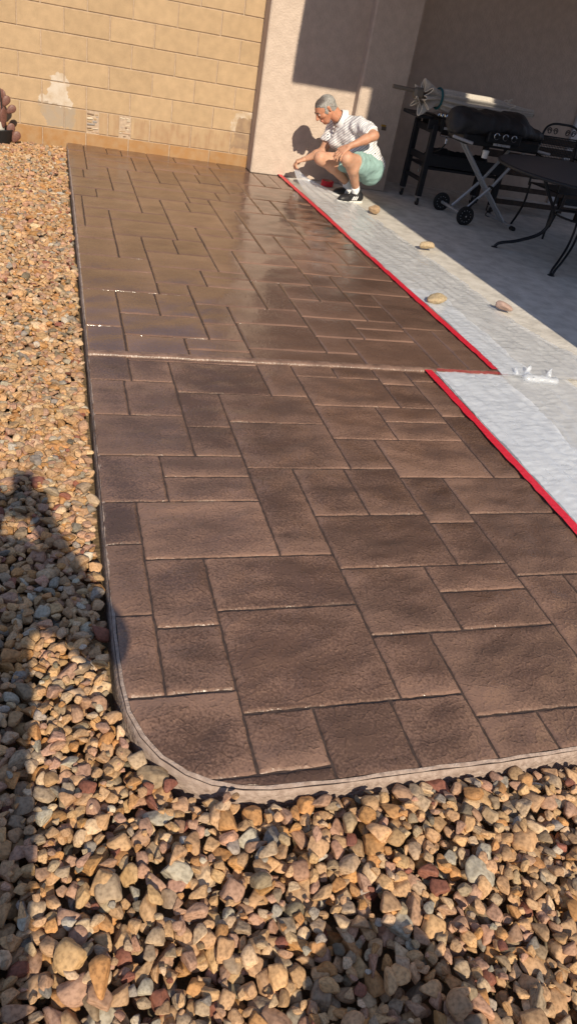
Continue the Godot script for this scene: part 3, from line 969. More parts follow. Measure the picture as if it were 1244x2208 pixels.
func gravel() -> void:
	rng.seed = 99
	# bed under the stones
	var bed := Node3D.new()
	bed.name = "gravel_bed"
	add_child(bed)
	tag(bed, "", "", "", "structure")
	var st := mb()
	quad(st, v(-3.0, -0.105, -0.9), v(-3.0, -0.105, 8.3), v(2.6, -0.105, 8.3), v(2.6, -0.105, -0.9))
	obj("soil", st, M.soil, bed)
	var base := ico(3)
	var kinds := []
	for i in 10: kinds.append(pebble(300 + i, base, [5, 7, 9, 6, 8, 7, 10, 6, 12, 14][i], [40.0, 60.0, 50.0, 34.0, 60.0, 45.0, 40.0, 60.0, 16.0, 11.0][i]))
	var speck := noise_tex(noise(0.02, 71, 5), 256, 0.0, Color(0.62, 0.60, 0.58), Color(1, 1, 1), Color(0.93, 0.91, 0.89))
	var pn := noise_tex(noise(0.03, 72, 5), 256, 4.0)
	var gm := tri(mat(Color.WHITE, 0.72), speck, 0.5, pn, 0.7, false)
	gm.vertex_color_use_as_albedo = true
	var pool := []
	for i in 24:
		var c := stone_tone()
		pool.append(tri(mat(lin(c.r, c.g, c.b), 0.72), speck, 0.5, pn, 0.7, false))
	# heights of the pile on a grid of 7 mm
	var res := 0.007
	var x0 := -1.7
	var z0 := -0.55
	var gw := int(4.2 / res)
	var gh := int(8.85 / res)
	var hm := PackedFloat32Array()
	hm.resize(gw * gh)
	hm.fill(-0.080)
	var ol := PackedVector2Array(outline())
	ol.append_array([Vector2(0.122, 8.3), Vector2(3.0, 8.3), Vector2(3.0, 0.93)])
	var keep := Geometry2D.offset_polygon(ol, 0.027)[0]
	var put_list := []
	var layers := [[0.027, 0.0225], [0.026, 0.0225], [0.026, 0.0225], [0.026, 0.0220], [0.028, 0.0205], [0.036, 0.011]]
	for L in layers.size():
		var gap: float = layers[L][0]
		var spots := []
		var z := z0 + 0.05
		while z < 8.16:
			var x := x0 + 0.05
			var xr := 2.4 if z < 1.3 else 0.30
			var xl := -1.55 if z < 3.0 else (-1.3)
			x = xl
			while x < xr:
				spots.append(Vector2(x + rng.randf_range(-0.5, 0.5) * gap, z + rng.randf_range(-0.5, 0.5) * gap))
				x += gap
			z += gap
		for p: Vector2 in spots:
			if Geometry2D.is_point_in_polygon(p, keep) or p.y > 8.17: continue
			var size: float = layers[L][1] * clampf(exp(rng.randfn() * 0.27), 0.6, 1.75)
			if L >= 4 and rng.randf() < 0.25: continue
			var fl := rng.randf_range(0.40, 0.68)
			var el := rng.randf_range(0.60, 1.0)
			var b := Basis(Vector3.UP, rng.randf() * TAU) * Basis(Vector3.RIGHT, rng.randfn() * 0.24) * Basis(Vector3.BACK, rng.randfn() * 0.24) * Basis.from_scale(Vector3(size, size * fl, size * el))
			var rx := absf(b.x.x) + absf(b.y.x) + absf(b.z.x)
			var rr := Vector3(Vector3(b.x.x, b.y.x, b.z.x).length(), Vector3(b.x.y, b.y.y, b.z.y).length(), Vector3(b.x.z, b.y.z, b.z.z).length())
			var i0 := clampi(int((p.x - rr.x * 0.8 - x0) / res), 0, gw - 1)
			var i1 := clampi(int((p.x + rr.x * 0.8 - x0) / res), 0, gw - 1)
			var j0 := clampi(int((p.y - rr.z * 0.8 - z0) / res), 0, gh - 1)
			var j1 := clampi(int((p.y + rr.z * 0.8 - z0) / res), 0, gh - 1)
			var low := -9.0
			var sum := 0.0
			var cnt := 0
			for j in range(j0, j1 + 1):
				var dz := (z0 + j * res - p.y) / (rr.z * 0.85)
				for i in range(i0, i1 + 1):
					var dx := (x0 + i * res - p.x) / (rr.x * 0.85)
					var q := 1.0 - dx * dx - dz * dz
					if q <= 0.0: continue
					var hh := hm[j * gw + i]
					low = maxf(low, hh + rr.y * 0.8 * sqrt(q))
					sum += hh
					cnt += 1
			if cnt == 0: continue
			var yy := lerpf(sum / cnt + rr.y * 0.8, low, 0.40)
			var cap := (-0.024 if p.y < 1.3 and p.x > 0.1 else -0.016) + (0.012 if L == 5 else 0.0)
			if yy > cap and L > 0: continue
			for j in range(j0, j1 + 1):
				var dz := (z0 + j * res - p.y) / (rr.z * 0.85)
				for i in range(i0, i1 + 1):
					var dx := (x0 + i * res - p.x) / (rr.x * 0.85)
					var q := 1.0 - dx * dx - dz * dz
					if q > 0.0: hm[j * gw + i] = maxf(hm[j * gw + i], yy + rr.y * 0.8 * sqrt(q))
			put_list.append([Transform3D(b, v(p.x, yy, p.y)), rng.randi() % 10, stone_tone(), L, size])
	# the 300 that show largest are objects of their own
	var rank := []
	for i in put_list.size():
		var o: Vector3 = put_list[i][0].origin
		var s := on_screen(o)
		var seen: bool = s.z > 0.1 and s.x > -10 and s.x < 1254 and s.y > 0 and s.y < 2218
		rank.append([(put_list[i][4] / s.z * (0.6 if put_list[i][3] == 0 else 1.0)) if seen else 0.0, i])
	rank.sort_custom(func(a: Array, b: Array) -> bool: return a[0] > b[0])
	var single := {}
	for k in 300: single[rank[k][1]] = true
	var lots := [[], [], [], [], [], [], [], [], [], []]
	for i in put_list.size():
		var e: Array = put_list[i]
		if single.has(i):
			var o := put("river_stone", kinds[e[1]], pool[rng.randi() % 24], bed)
			o.transform = e[0]
		else:
			lots[e[1]].append(e)
	var g := Node3D.new()
	g.name = "gravel"
	add_child(g)
	tag(g, "tan, rust and grey river gravel filling the yard left of and before the slab", "gravel", "", "stuff")
	for k in 10:
		var mm := MultiMesh.new()
		mm.transform_format = MultiMesh.TRANSFORM_3D
		mm.use_colors = true
		mm.mesh = kinds[k]
		mm.instance_count = lots[k].size()
		for i in lots[k].size():
			mm.set_instance_transform(i, lots[k][i][0])
			mm.set_instance_color(i, lots[k][i][2])
		var mi := MultiMeshInstance3D.new()
		mi.name = "loose_stones"
		mi.multimesh = mm
		mi.material_override = gm
		g.add_child(mi, true)
		tag(mi, "", "", "", "stuff")

# ---------------------------------------------------------------- plastic film, tape, rocks
func film_rows(x0f: Callable, x1f: Callable, za: float, zb: float, nu: int, nv: int, base: float, amp: float, sd: int) -> Array:
	var n1 := noise(3.0, sd, 4, FastNoiseLite.TYPE_SIMPLEX)
	var n2 := noise(1.0, sd + 1, 3)
	var rows := []
	for j in nv + 1:
		var z := lerpf(za, zb, float(j) / nv)
		var row := []
		for i in nu + 1:
			var u := float(i) / nu
			var a: float = x0f.call(z)
			var b: float = x1f.call(z)
			var x := lerpf(a, b, u) + (n2.get_noise_2d(z * 3.0, u * 3.0) * 0.03 if i == nu else 0.0)
			var ridge := 1.0 - absf(n1.get_noise_2d(x * 1.3, z * 5.0))
			var fold := 0.0
			for cr in [0.22, 0.47, 0.71, 0.88]:
				fold += maxf(0.0, 1.0 - absf(u - cr - 0.03 * n2.get_noise_2d(z * 0.8, cr * 40.0)) / 0.030) * 0.7
			var y := base + amp * (0.30 * fold + 0.15 * n1.get_noise_2d(x * 1.0 + 9.0, z * 7.0) + 0.35 + 0.55 * n1.get_noise_2d(x * 4.0, z * 0.9) + 0.6 * pow(ridge, 6.0) * n2.get_noise_2d(x * 4.0, z * 2.0))
			row.append(Vector3(x, maxf(y, base), z))
		rows.append(row)
	return rows

func to_world(rows: Array) -> Array:
	for r in rows:
		for i in r.size(): r[i] = v(r[i].x, r[i].y, r[i].z)
	return rows

func tape_strip(pts: Array, w: float, y: float, sd: int) -> ArrayMesh:
	var n := noise(2.0, sd, 3)
	var rows := []
	for i in pts.size() - 1:
		var a: Vector2 = pts[i]
		var b: Vector2 = pts[i + 1]
		var t := (b - a).normalized()
		var o := Vector2(t.y, -t.x)
		var m := int(a.distance_to(b) / 0.05) + 1
		for k in m + 1:
			var p := a.lerp(b, float(k) / m)
			var row := []
			for s in 5:
				var f := s / 4.0
				var q := p + o * (f - 0.15) * w * (1.0 + n.get_noise_2d(p.y * 4.0, f * 2.0) * 0.18)
				row.append(v(q.x, y + 0.002 + maxf(0.0, n.get_noise_2d(q.x * 9.0, q.y * 5.0)) * 0.003 * f, q.y))
			rows.append(row)
	return sheet(rows)

func plastic_and_tape() -> void:
	# film along the far slab; its far end is held up by the man
	var held := Vector3(2.285, 0.185, 7.69)
	var rows := film_rows(func(z: float) -> float: return 2.275 + 0.02 * sin(z * 2.0), func(z: float) -> float: return 2.80 + 0.03 * sin(z * 1.7) - smoothstep(4.2, 3.3, z) * -0.22, 3.20, 7.78, 40, 420, 0.016, 0.012, 900)
	for j in rows.size():
		for i in rows[j].size():
			var p: Vector3 = rows[j][i]
			var k := smoothstep(6.75, 7.78, p.z)
			if k > 0.0:
				var u: float = float(i) / (rows[j].size() - 1)
				var tgt := held + Vector3(u * 0.10, -u * 0.04, u * -0.12)
				var q := p.lerp(tgt, pow(k, 1.5))
				q.y = maxf(p.y, 0.016 + 0.15 * pow(k, 2.2) * (1.0 - u * 0.55) + 0.012 * sin(u * 26.0 + p.z * 3.0) * k)
				rows[j][i] = q
	var far_film := put("plastic_film", sheet(to_world(rows)), M.film)
	tag(far_film, "long clear plastic film over the patio edge, its far end lifted by the crouching man", "plastic sheet")
	var b1 := film_rows(func(z: float) -> float: return 2.275 + 0.02 * sin(z * 2.0), func(z: float) -> float: return 2.50 + 0.02 * sin(z * 1.3), 3.22, 4.55, 18, 140, 0.021, 0.009, 905)
	put("taped_edge_film", sheet(to_world(b1)), M.film2, far_film)
	# film along the near slab
	var r2 := film_rows(func(z: float) -> float: return 1.885, func(z: float) -> float: return 2.70 + 0.02 * sin(z * 2.0), 0.7, 3.235, 50, 240, 0.004, 0.012, 920)
	var near_film := put("plastic_film", sheet(to_world(r2)), M.film)
	tag(near_film, "wrinkled clear plastic film along the near slab, lying below the step", "plastic sheet")
	var b2 := film_rows(func(z: float) -> float: return 1.890, func(z: float) -> float: return 2.27 + 0.015 * sin(z * 2.3), 0.7, 3.23, 26, 240, 0.009, 0.011, 925)
	put("taped_edge_film", sheet(to_world(b2)), M.film2, near_film)
	# crumpled end where the two films meet
	var f := Field.new(v(2.30, -0.02, 3.40), v(2.76, 0.14, 3.06), 0.008, 0.025)
	f.bone(v(2.42, 0.012, 3.20), v(2.60, 0.014, 3.185), 0.026, 0.028, -9.0, Vector3.UP, 0.7)
	f.bone(v(2.45, 0.02, 3.25), v(2.47, 0.055, 3.27), 0.014, 0.007)
	f.bone(v(2.59, 0.02, 3.25), v(2.61, 0.050, 3.27), 0.014, 0.006)
	f.bone(v(2.38, 0.02, 3.24), v(2.385, 0.035, 3.27), 0.010, 0.005)
	f.wrinkle(noise(12.0, 8, 3), 0.016)
	put("crumpled_fold", field_mesh([f]), M.film, near_film)
	# red tape
	var t1 := put("masking_tape", tape_strip([Vector2(2.245, 8.0), Vector2(2.262, 6.2), Vector2(2.272, 4.5), Vector2(2.290, 3.28)], 0.046, 0.020, 31), M.red_tape)
	tag(t1, "long strip of red tape running from the step up to the pillar", "tape")
	var t2 := put("masking_tape", tape_strip([Vector2(1.872, 3.262), Vector2(1.876, 2.4), Vector2(1.880, 1.4), Vector2(1.880, 0.8)], 0.042, 0.008, 33), M.red_tape)
	tag(t2, "strip of red tape along the near slab, below the step", "tape")
	var pale: StandardMaterial3D = M.red_tape.duplicate()
	pale.albedo_color = lin(1, 1, 1, 0.35)
	pale.transparency = BaseMaterial3D.TRANSPARENCY_ALPHA
	var st := mb()
	st.set_smooth_group(1)
	var tn := noise(4.0, 12, 2)
	for i in 20:
		var xa := lerpf(1.90, 2.33, i / 20.0)
		var xb := lerpf(1.90, 2.33, (i + 1) / 20.0)
		var ya := tn.get_noise_1d(xa * 5.0) * 0.012
		var yb := tn.get_noise_1d(xb * 5.0) * 0.012
		quad(st, v(xa, 0.017, 3.225 + ya), v(xa, 0.019, 3.255 + ya), v(xb, 0.019, 3.255 + yb), v(xb, 0.017, 3.225 + yb))
	tag(obj("masking_tape", st, pale), "short pinkish tape seen through the film across the step", "tape")
	# the roll of red tape behind the lifted film
	var roll := thing("tape_roll", "roll of red tape lying on the floor beside the man's shoes", "tape roll", v(2.69, 0.008, 7.80))
	obj("tape", lathem(Vector3.ZERO, Vector3.UP, [[0.0, 0.042], [0.0, 0.062], [0.001, 0.064], [0.048, 0.064], [0.05, 0.062], [0.05, 0.042], [0.0, 0.042]], 28), M.red_tape, roll)
	obj("core", lathem(Vector3.ZERO, Vector3.UP, [[0.001, 0.038], [0.001, 0.0415], [0.049, 0.0415], [0.049, 0.038], [0.001, 0.038]], 28), mat(lin(0.45, 0.33, 0.2), 0.9), roll)
	# rocks that weigh the film down
	var base := ico(3)
	var data := [
		[2.81, 6.745, 0.085, 0.052, 0.060, 0.3, lin(0.62, 0.44, 0.28), "smooth tan rock on the film nearest to the man's shoes"],
		[2.885, 5.64, 0.068, 0.043, 0.052, 0.0, lin(0.66, 0.52, 0.34), "smallest pale yellow rock on the film halfway along the shadow edge"],
		[2.37, 4.29, 0.082, 0.050, 0.058, 0.1, lin(0.58, 0.46, 0.29), "mottled yellowish rock on the film close to the red tape"],
		[2.87, 4.285, 0.072, 0.046, 0.054, -0.2, lin(0.56, 0.40, 0.35), "pinkish speckled rock on the film close to the shade"]]
	for i in 4:
		var d: Array = data[i]
		var m := tri(mat(d[6], 0.8), noise_tex(noise(0.03 if i != 3 else 0.08, 80 + i, 4), 256, 0.0, Color(0.68, 0.66, 0.64), Color(1, 1, 1)), 6.0, M.fine_n, 0.6)
		var o := put("rock", pebble(641 + i, base, 9, 7.0), m)
		o.transform = Transform3D(Basis(Vector3.UP, d[5]) * Basis.from_scale(Vector3(d[2], d[3], d[4])), v(d[0], d[3] * 0.72 + 0.015, d[1]))
		tag(o, d[7], "rock", "rocks weighing down the film")

# ---------------------------------------------------------------- griddle cart
func caster(at: Vector3, parent: Node) -> void:
	var st := mb()
	box(st, at + Vector3(0, 0.088, 0), Vector3(0.05, 0.012, 0.05), 0.002)
	box(st, at + Vector3(-0.016, 0.062, 0), Vector3(0.004, 0.05, 0.03), 0.001)
	box(st, at + Vector3(0.016, 0.062, 0), Vector3(0.004, 0.05, 0.03), 0.001)
	var c := obj("caster", st, M.chrome, parent)
	obj("wheel", lathem(at + Vector3(-0.011, 0.036, 0), Vector3.RIGHT, [[0, 0.0], [0, 0.03], [0.004, 0.036], [0.018, 0.036], [0.022, 0.03], [0.022, 0]], 18), M.rubber, c)

func griddle_cart() -> void:
	var t := thing("griddle_cart", "dark griddle cart on casters against the patio back wall", "grill cart")
	var a := 3.55
	var b := 4.40
	var n := 7.42
	var f := 7.85
	for c in [[a, n], [b, n], [a, f], [b, f]]:
		obj("leg", boxm(v(c[0], 0.42, c[1]), Vector3(0.055, 0.66, 0.05), 0.004), M.dark_metal, t)
		caster(v(c[0], 0, c[1]), t)
	for y in [0.70, 0.44, 0.24]: obj("side_brace", boxm(v(a, y, (n + f) / 2), Vector3(0.035, 0.06 if y > 0.3 else 0.035, f - n - 0.05), 0.003), M.dark_metal, t)
	obj("shelf", boxm(v((a + b) / 2, 0.36, (n + f) / 2), Vector3(b - a - 0.056, 0.025, f - n), 0.004), M.dark_metal, t)
	obj("shelf_rail", boxm(v((a + b) / 2, 0.44, n - 0.012), Vector3(b - a + 0.05, 0.11, 0.02), 0.004), M.dark_metal, t)
	put("shelf_bag", field_mesh([shelf_bag()]), mat(lin(0.010, 0.010, 0.012), 0.8), t)
	obj("griddle_box", boxm(v((a + b) / 2 + 0.02, 0.755, (n + f) / 2), Vector3(b - a - 0.06, 0.12, f - n + 0.02), 0.008), M.black_metal, t)
	obj("front_panel", boxm(v((a + b) / 2 + 0.02, 0.74, n - 0.028), Vector3(b - a - 0.08, 0.15, 0.014), 0.004), M.black_metal, t)
	obj("badge", boxm(v(3.655, 0.735, n - 0.037), Vector3(0.05, 0.022, 0.004), 0.001), mat(lin(0.35, 0.36, 0.38), 0.4), t)
	var knob := obj("knob", lathem(v(3.755, 0.745, n - 0.036), Vector3.BACK, [[0, 0.038], [0.006, 0.04], [0.03, 0.03], [0.034, 0.026], [0.034, 0]], 20), M.chrome, t)
	obj("handle", tubem([v(3.60, 0.675, n - 0.05), v(3.82, 0.665, n - 0.05)], 0.008), M.chrome, t)
	obj("side_table", boxm(v(a - 0.11, 0.80, (n + f) / 2), Vector3(0.17, 0.03, f - n - 0.04), 0.006), M.dark_metal, t)
	obj("side_skirt", boxm(v(a - 0.03, 0.75, n), Vector3(0.10, 0.09, 0.02), 0.004), M.dark_metal, t)
	obj("gas_hose", tubem(curve([v(3.70, 0.66, n), v(3.70, 0.60, n - 0.01), v(3.66, 0.54, n), v(3.62, 0.50, n + 0.05)]), 0.008), M.rubber, t)
	obj("hose_fitting", tubem([v(3.702, 0.645, n - 0.002), v(3.70, 0.60, n - 0.010)], 0.011), M.chrome, t)
	# corrugated bright tray on the griddle
	var st := mb()
	for i in 16:
		var x := 3.56 + i * 0.022
		box(st, v(x, 0.838 + (0.006 if i % 2 else 0.0), n + 0.05), Vector3(0.020, 0.034, 0.12), 0.006, Basis(Vector3.BACK, 0.5 if i % 2 else -0.5))
	obj("foil_tray", st, M.chrome, t)
	obj("lock_lever", boxm(v(a - 0.035, 0.335, n + 0.06), Vector3(0.012, 0.07, 0.012), 0.003), M.chrome, t)

func shelf_bag() -> Field:
	var f := Field.new(v(3.55, 0.34, 7.9), v(4.45, 0.62, 7.38), 0.018, 0.05)
	f.bone(v(3.68, 0.44, 7.62), v(4.25, 0.43, 7.62), 0.075, 0.085)
	f.bone(v(3.74, 0.48, 7.58), v(3.80, 0.52, 7.58), 0.05, 0.03)
	f.wrinkle(noise(9.0, 3, 3), 0.03)
	return f

# ---------------------------------------------------------------- portable grill
func road_wheel(at: Vector3, parent: Node) -> void:
	var w := obj("wheel", lathem(at + Vector3(0, 0, -0.016), Vector3.BACK, [[0, 0.0], [0, 0.058], [0.004, 0.080], [0.008, 0.088], [0.024, 0.088], [0.028, 0.080], [0.030, 0.062], [0.026, 0.060], [0.026, 0.018], [0.034, 0.016], [0.034, 0]], 30), M.rubber, parent)
	var st := mb()
	for k in 12:
		var an := TAU * k / 12
		box(st, at + Vector3(cos(an) * 0.052, sin(an) * 0.052, 0.0115), Vector3(0.007, 0.007, 0.004), 0.001)
	obj("stud", st, M.grey_metal, w)
	obj("hub_cap", lathem(at + Vector3(0, 0, 0.016), Vector3.BACK, [[0, 0.010], [0.006, 0.008], [0.008, 0.0]], 12), M.chrome, w)

func portable_grill() -> void:
	var t := thing("portable_grill", "portable gas grill under a black cover on silver crossed legs with two wheels", "grill")
	var f := Field.new(v(3.36, 0.62, 7.26), v(4.60, 1.06, 6.62), 0.016, 0.06)
	f.bone(v(3.55, 0.855, 6.93), v(4.12, 0.865, 6.97), 0.115, 0.115, -9.0, Vector3(0, 0, 1), 1.55)
	f.bone(v(4.10, 0.86, 6.96), v(4.43, 0.83, 6.95), 0.115, 0.035, -9.0, Vector3(0, 0, 1), 1.7)
	f.bone(v(3.50, 0.80, 6.86), v(3.50, 0.90, 6.92), 0.075, 0.07)
	f.plane(v(3.5, 0.765, 7), Vector3(0, -1, 0))
	f.wrinkle(noise(5.0, 15, 3, FastNoiseLite.TYPE_SIMPLEX), 0.020)
	put("cover", field_mesh([f]), tri(mat(lin(0.016, 0.016, 0.018), 0.62), null, 3.0, M.fine_n, 0.7), t)
	obj("fire_box", boxm(v(3.95, 0.745, 6.95), Vector3(0.80, 0.10, 0.36), 0.02), M.black_metal, t)
	obj("control_panel", boxm(v(3.93, 0.785, 6.742), Vector3(0.34, 0.085, 0.05), 0.01), M.black_metal, t)
	for x in [3.84, 3.93, 4.02]:
		var k := obj("knob", lathem(v(x, 0.80, 6.717), Vector3.BACK, [[0, 0.022], [0.004, 0.024], [0.02, 0.018], [0.022, 0.0]], 16), M.black_metal, t)
		obj("knob_ring", lathem(v(x, 0.80, 6.717), Vector3.BACK, [[0, 0.024], [0.003, 0.028], [0.005, 0.024], [0, 0.024]], 16), M.chrome, k)
	var vents := mb()
	for i in 4: box(vents, v(3.86 + i * 0.045, 0.735, 6.740), Vector3(0.04, 0.03, 0.012), 0.003)
	obj("vent_grille", vents, M.grey_metal, t)
	obj("handle", tubem([v(3.43, 0.745, 6.76), v(3.62, 0.715, 6.72)], 0.014), M.grey_metal, t)
	obj("handle", tubem([v(4.33, 0.725, 6.80), v(4.48, 0.715, 6.78)], 0.012), M.grey_metal, t)
	obj("grease_cup", lathem(v(3.82, 0.60, 6.80), Vector3.UP, [[0, 0], [0, 0.026], [0.065, 0.032], [0.066, 0.028], [0.01, 0.02]], 18), mat(lin(0.7, 0.7, 0.68), 0.5), t)
	for z in [7.10, 6.86]: obj("leg", tubem([v(3.785, 0.10, z), v(4.02, 0.36, z - 0.01), v(4.245, 0.70, z - 0.02)], 0.015, 10), M.grey_metal, t)
	for z in [7.02, 6.95]: obj("leg", tubem([v(3.645, 0.70, z), v(4.0, 0.34, z), v(4.315, 0.035, z)], 0.015, 10), M.grey_metal, t)
	obj("axle", tubem([v(3.765, 0.088, 7.29), v(3.765, 0.088, 6.76)], 0.015, 10), M.grey_metal, t)
	road_wheel(v(3.765, 0.088, 7.30), t)
	road_wheel(v(3.765, 0.088, 6.745), t)
	obj("foot_bar", tubem([v(4.30, 0.03, 7.26), v(4.325, 0.035, 6.99), v(4.34, 0.028, 6.80)], 0.015, 10), M.grey_metal, t)
	for z in [7.28, 6.765]: obj("foot", boxm(v(4.325, 0.021, z), Vector3(0.045, 0.04, 0.08), 0.012), M.rubber, t)
	obj("pivot", lathem(v(4.005, 0.355, 6.83), Vector3.BACK, [[-0.05, 0], [-0.05, 0.012], [0.012, 0.012], [0.014, 0.008], [0.014, 0]], 12), M.black_metal, t)
	obj("stay", tubem([v(3.90, 0.235, 6.835), v(3.81, 0.13, 6.835)], 0.011), M.black_metal, t)

# ---------------------------------------------------------------- folded umbrella
func umbrella() -> void:
	var t := thing("patio_umbrella", "folded beige patio umbrella tied with a teal strap, lying across the grills", "umbrella")
	var cloth := tri(mat(lin(1, 1, 1), 0.9), noise_tex(noise(0.04, 91, 4), 256, 0.0, lin(0.46, 0.425, 0.38), lin(0.60, 0.56, 0.505)), 5.0, M.fine_n, 0.6)
	var trim := mat(lin(0.72, 0.66, 0.56), 0.8)
	var nn := noise(1.0, 44, 3)
	var rows := []
	var trim_rows := []
	for j in 61:
		var s := j / 60.0
		var x := lerpf(3.375, 4.60, s)
		var rad := 0.105 * (1.0 - smoothstep(0.55, 1.0, s) * 0.62) * (0.80 + 0.2 * smoothstep(0.10, 0.25, s))
		var flare := smoothstep(0.115, 0.0, s)
		rad += flare * 0.050
		rad *= 1.0 - 0.20 * exp(-pow((s - 0.135) / 0.02, 2.0))
		var row := []
		for i in 97:
			var an := TAU * (i % 96) / 96.0
			var fold := cos(an * 10.0 + 0.8 * sin(an * 2.0) + 1.2 * nn.get_noise_2d(s * 2.0, 1.0) + s * 0.8)
			var dp := (0.15 + flare * 0.28) * rad
			var rr := rad + dp * (fold if fold > 0.0 else fold * 1.4)
			var sag := -0.02 * sin(PI * s) - flare * 0.02 * (1.0 - sin(an))
			row.append(v(x + flare * 0.03 * cos(an * 5.0), 0.975 + sag + rr * sin(an) * (0.86 - 0.1 * flare), 7.50 + rr * cos(an)))
		rows.append(row)
		if j == 0: trim_rows = row
	put("canopy", sheet(rows), cloth, t)
	obj("edge_trim", tubem(trim_rows, 0.0055, 5), trim, t)
	var ruffle := []
	for i in 61:
		var an := TAU * i / 60.0
		var rr := 0.078 + 0.020 * cos(an * 7.0)
		ruffle.append(v(4.33 + 0.035 * cos(an * 7.0 + 1.0) - 0.03 * sin(an), 0.972 + rr * sin(an), 7.50 + rr * cos(an)))
	obj("vent_trim", tubem(ruffle, 0.0055, 5), trim, t)
	obj("pole", tubem([v(3.06, 1.005, 7.50), v(4.62, 0.965, 7.50)], 0.0185, 14), mat(lin(0.20, 0.17, 0.14), 0.5, 0.3), t)
	obj("crank_housing", boxm(v(3.33, 0.985, 7.495), Vector3(0.10, 0.095, 0.085), 0.02), mat(lin(0.16, 0.14, 0.115), 0.6), t)
	obj("crank", tubem([v(3.29, 0.945, 7.44), v(3.28, 0.935, 7.41), v(3.28, 0.965, 7.40)], 0.007), M.chrome, t)
	for z in [7.45, 7.52, 7.56]: obj("rib", tubem([v(3.31, 0.955, z), v(3.38, 0.86, z), v(3.43, 0.87, z)], 0.006), mat(lin(0.45, 0.43, 0.40), 0.5, 0.4), t)
	var ring := []
	for i in 33:
		var an := TAU * i / 32.0
		ring.append(v(3.545, 0.968 + 0.096 * sin(an) * 0.9, 7.50 + 0.098 * cos(an)))
	obj("strap", tubem(ring, 0.011, 6), mat(lin(0.01, 0.11, 0.13), 0.7), t)

# ---------------------------------------------------------------- table, chairs, bench
func table_and_chairs() -> void:
	var at := v(4.38, 0, 5.76)
	var t := thing("patio_table", "round dark metal patio table with curved legs in the shade", "table", at)
	obj("tabletop", lathem(Vector3(0, 0.69, 0), Vector3.UP, [[0, 0], [0, 0.86], [0.004, 0.868], [0.012, 0.868], [0.013, 0.86], [0.012, 0.0]], 72), tri(mat(lin(0.055, 0.060, 0.072), 0.45, 0.2), null, 5.0, M.fine_n, 0.5), t)
	var rim := []
	for i in 73: rim.append(Vector3(cos(TAU * i / 72.0) * 0.872, 0.690, sin(TAU * i / 72.0) * 0.872))
	obj("rim", tubem(rim, 0.013, 8), M.dark_metal, t)
	for an in [158.0, 223.0, 338.0, 43.0]:
		var d := Vector3(cos(deg_to_rad(an)), 0, -sin(deg_to_rad(an)))
		var s := Vector3(-d.z, 0, d.x)
		for k in [-1.0, 1.0]:
			obj("leg", tubem(curve([d * 0.50 + Vector3(0, 0.69, 0) + s * k * 0.07, d * 0.42 + Vector3(0, 0.55, 0) + s * k * 0.045, d * 0.30 + Vector3(0, 0.37, 0) + s * k * 0.022, d * 0.34 + Vector3(0, 0.20, 0) + s * k * 0.018, d * 0.52 + Vector3(0, 0.095, 0) + s * k * 0.015, d * 0.66 + Vector3(0, 0.05, 0) + s * k * 0.012, d * 0.70 + Vector3(0, 0.012, 0) + s * k * 0.010], 5), 0.0105, 8), M.dark_metal, t)
		obj("foot", lathem(d * 0.70, Vector3.UP, [[0, 0], [0, 0.032], [0.008, 0.030], [0.014, 0.014], [0.014, 0]], 14), M.dark_metal, t)
	var ring := []
	for i in 41: ring.append(Vector3(cos(TAU * i / 40.0) * 0.29, 0.375, sin(TAU * i / 40.0) * 0.29))
	obj("leg_ring", tubem(ring, 0.009, 6), M.dark_metal, t)
	var c := chair()
	tag(c, "black wire mesh patio chair with scrolled top, behind the round table", "chair", "metal patio chairs")
	c.position = v(4.76, 0, 6.82)
	c.rotation.y = 0.12
	var c2 := c.duplicate()
	c2.name = numbered("patio_chair")
	add_child(c2)
	c2.position = v(5.45, 0, 5.55)
	c2.rotation.y = -1.5
	tag(c2, "black wire mesh patio chair on the far side of the table, out at the right", "chair", "metal patio chairs")
	# low slatted bench behind the table
	var wood := tri(mat(lin(1, 1, 1), 0.7), noise_tex(noise(0.02, 95, 4), 256, 0.0, lin(0.030, 0.020, 0.015), lin(0.075, 0.05, 0.036)), 3.0)
	var b := thing("patio_bench", "dark slatted wooden bench in the shade behind the table", "bench", v(5.05, 0, 7.75))
	for i in 5: obj("slat", boxm(Vector3(0, 0.40, 0.18 - i * 0.09), Vector3(1.20, 0.025, 0.075), 0.005), wood, b)
	for i in 3: obj("back_slat", boxm(Vector3(0, 0.52 + i * 0.10, -0.22), Vector3(1.20, 0.07, 0.022), 0.005), wood, b)
	for x in [-0.56, 0.56]:
		for z in [0.18, -0.2]: obj("leg", boxm(Vector3(x, 0.19, z), Vector3(0.06, 0.385, 0.06), 0.005), wood, b)
	for y in [0.12, 0.26]: obj("front_rail", boxm(Vector3(0, y, 0.20), Vector3(1.06, 0.05, 0.022), 0.004), wood, b)

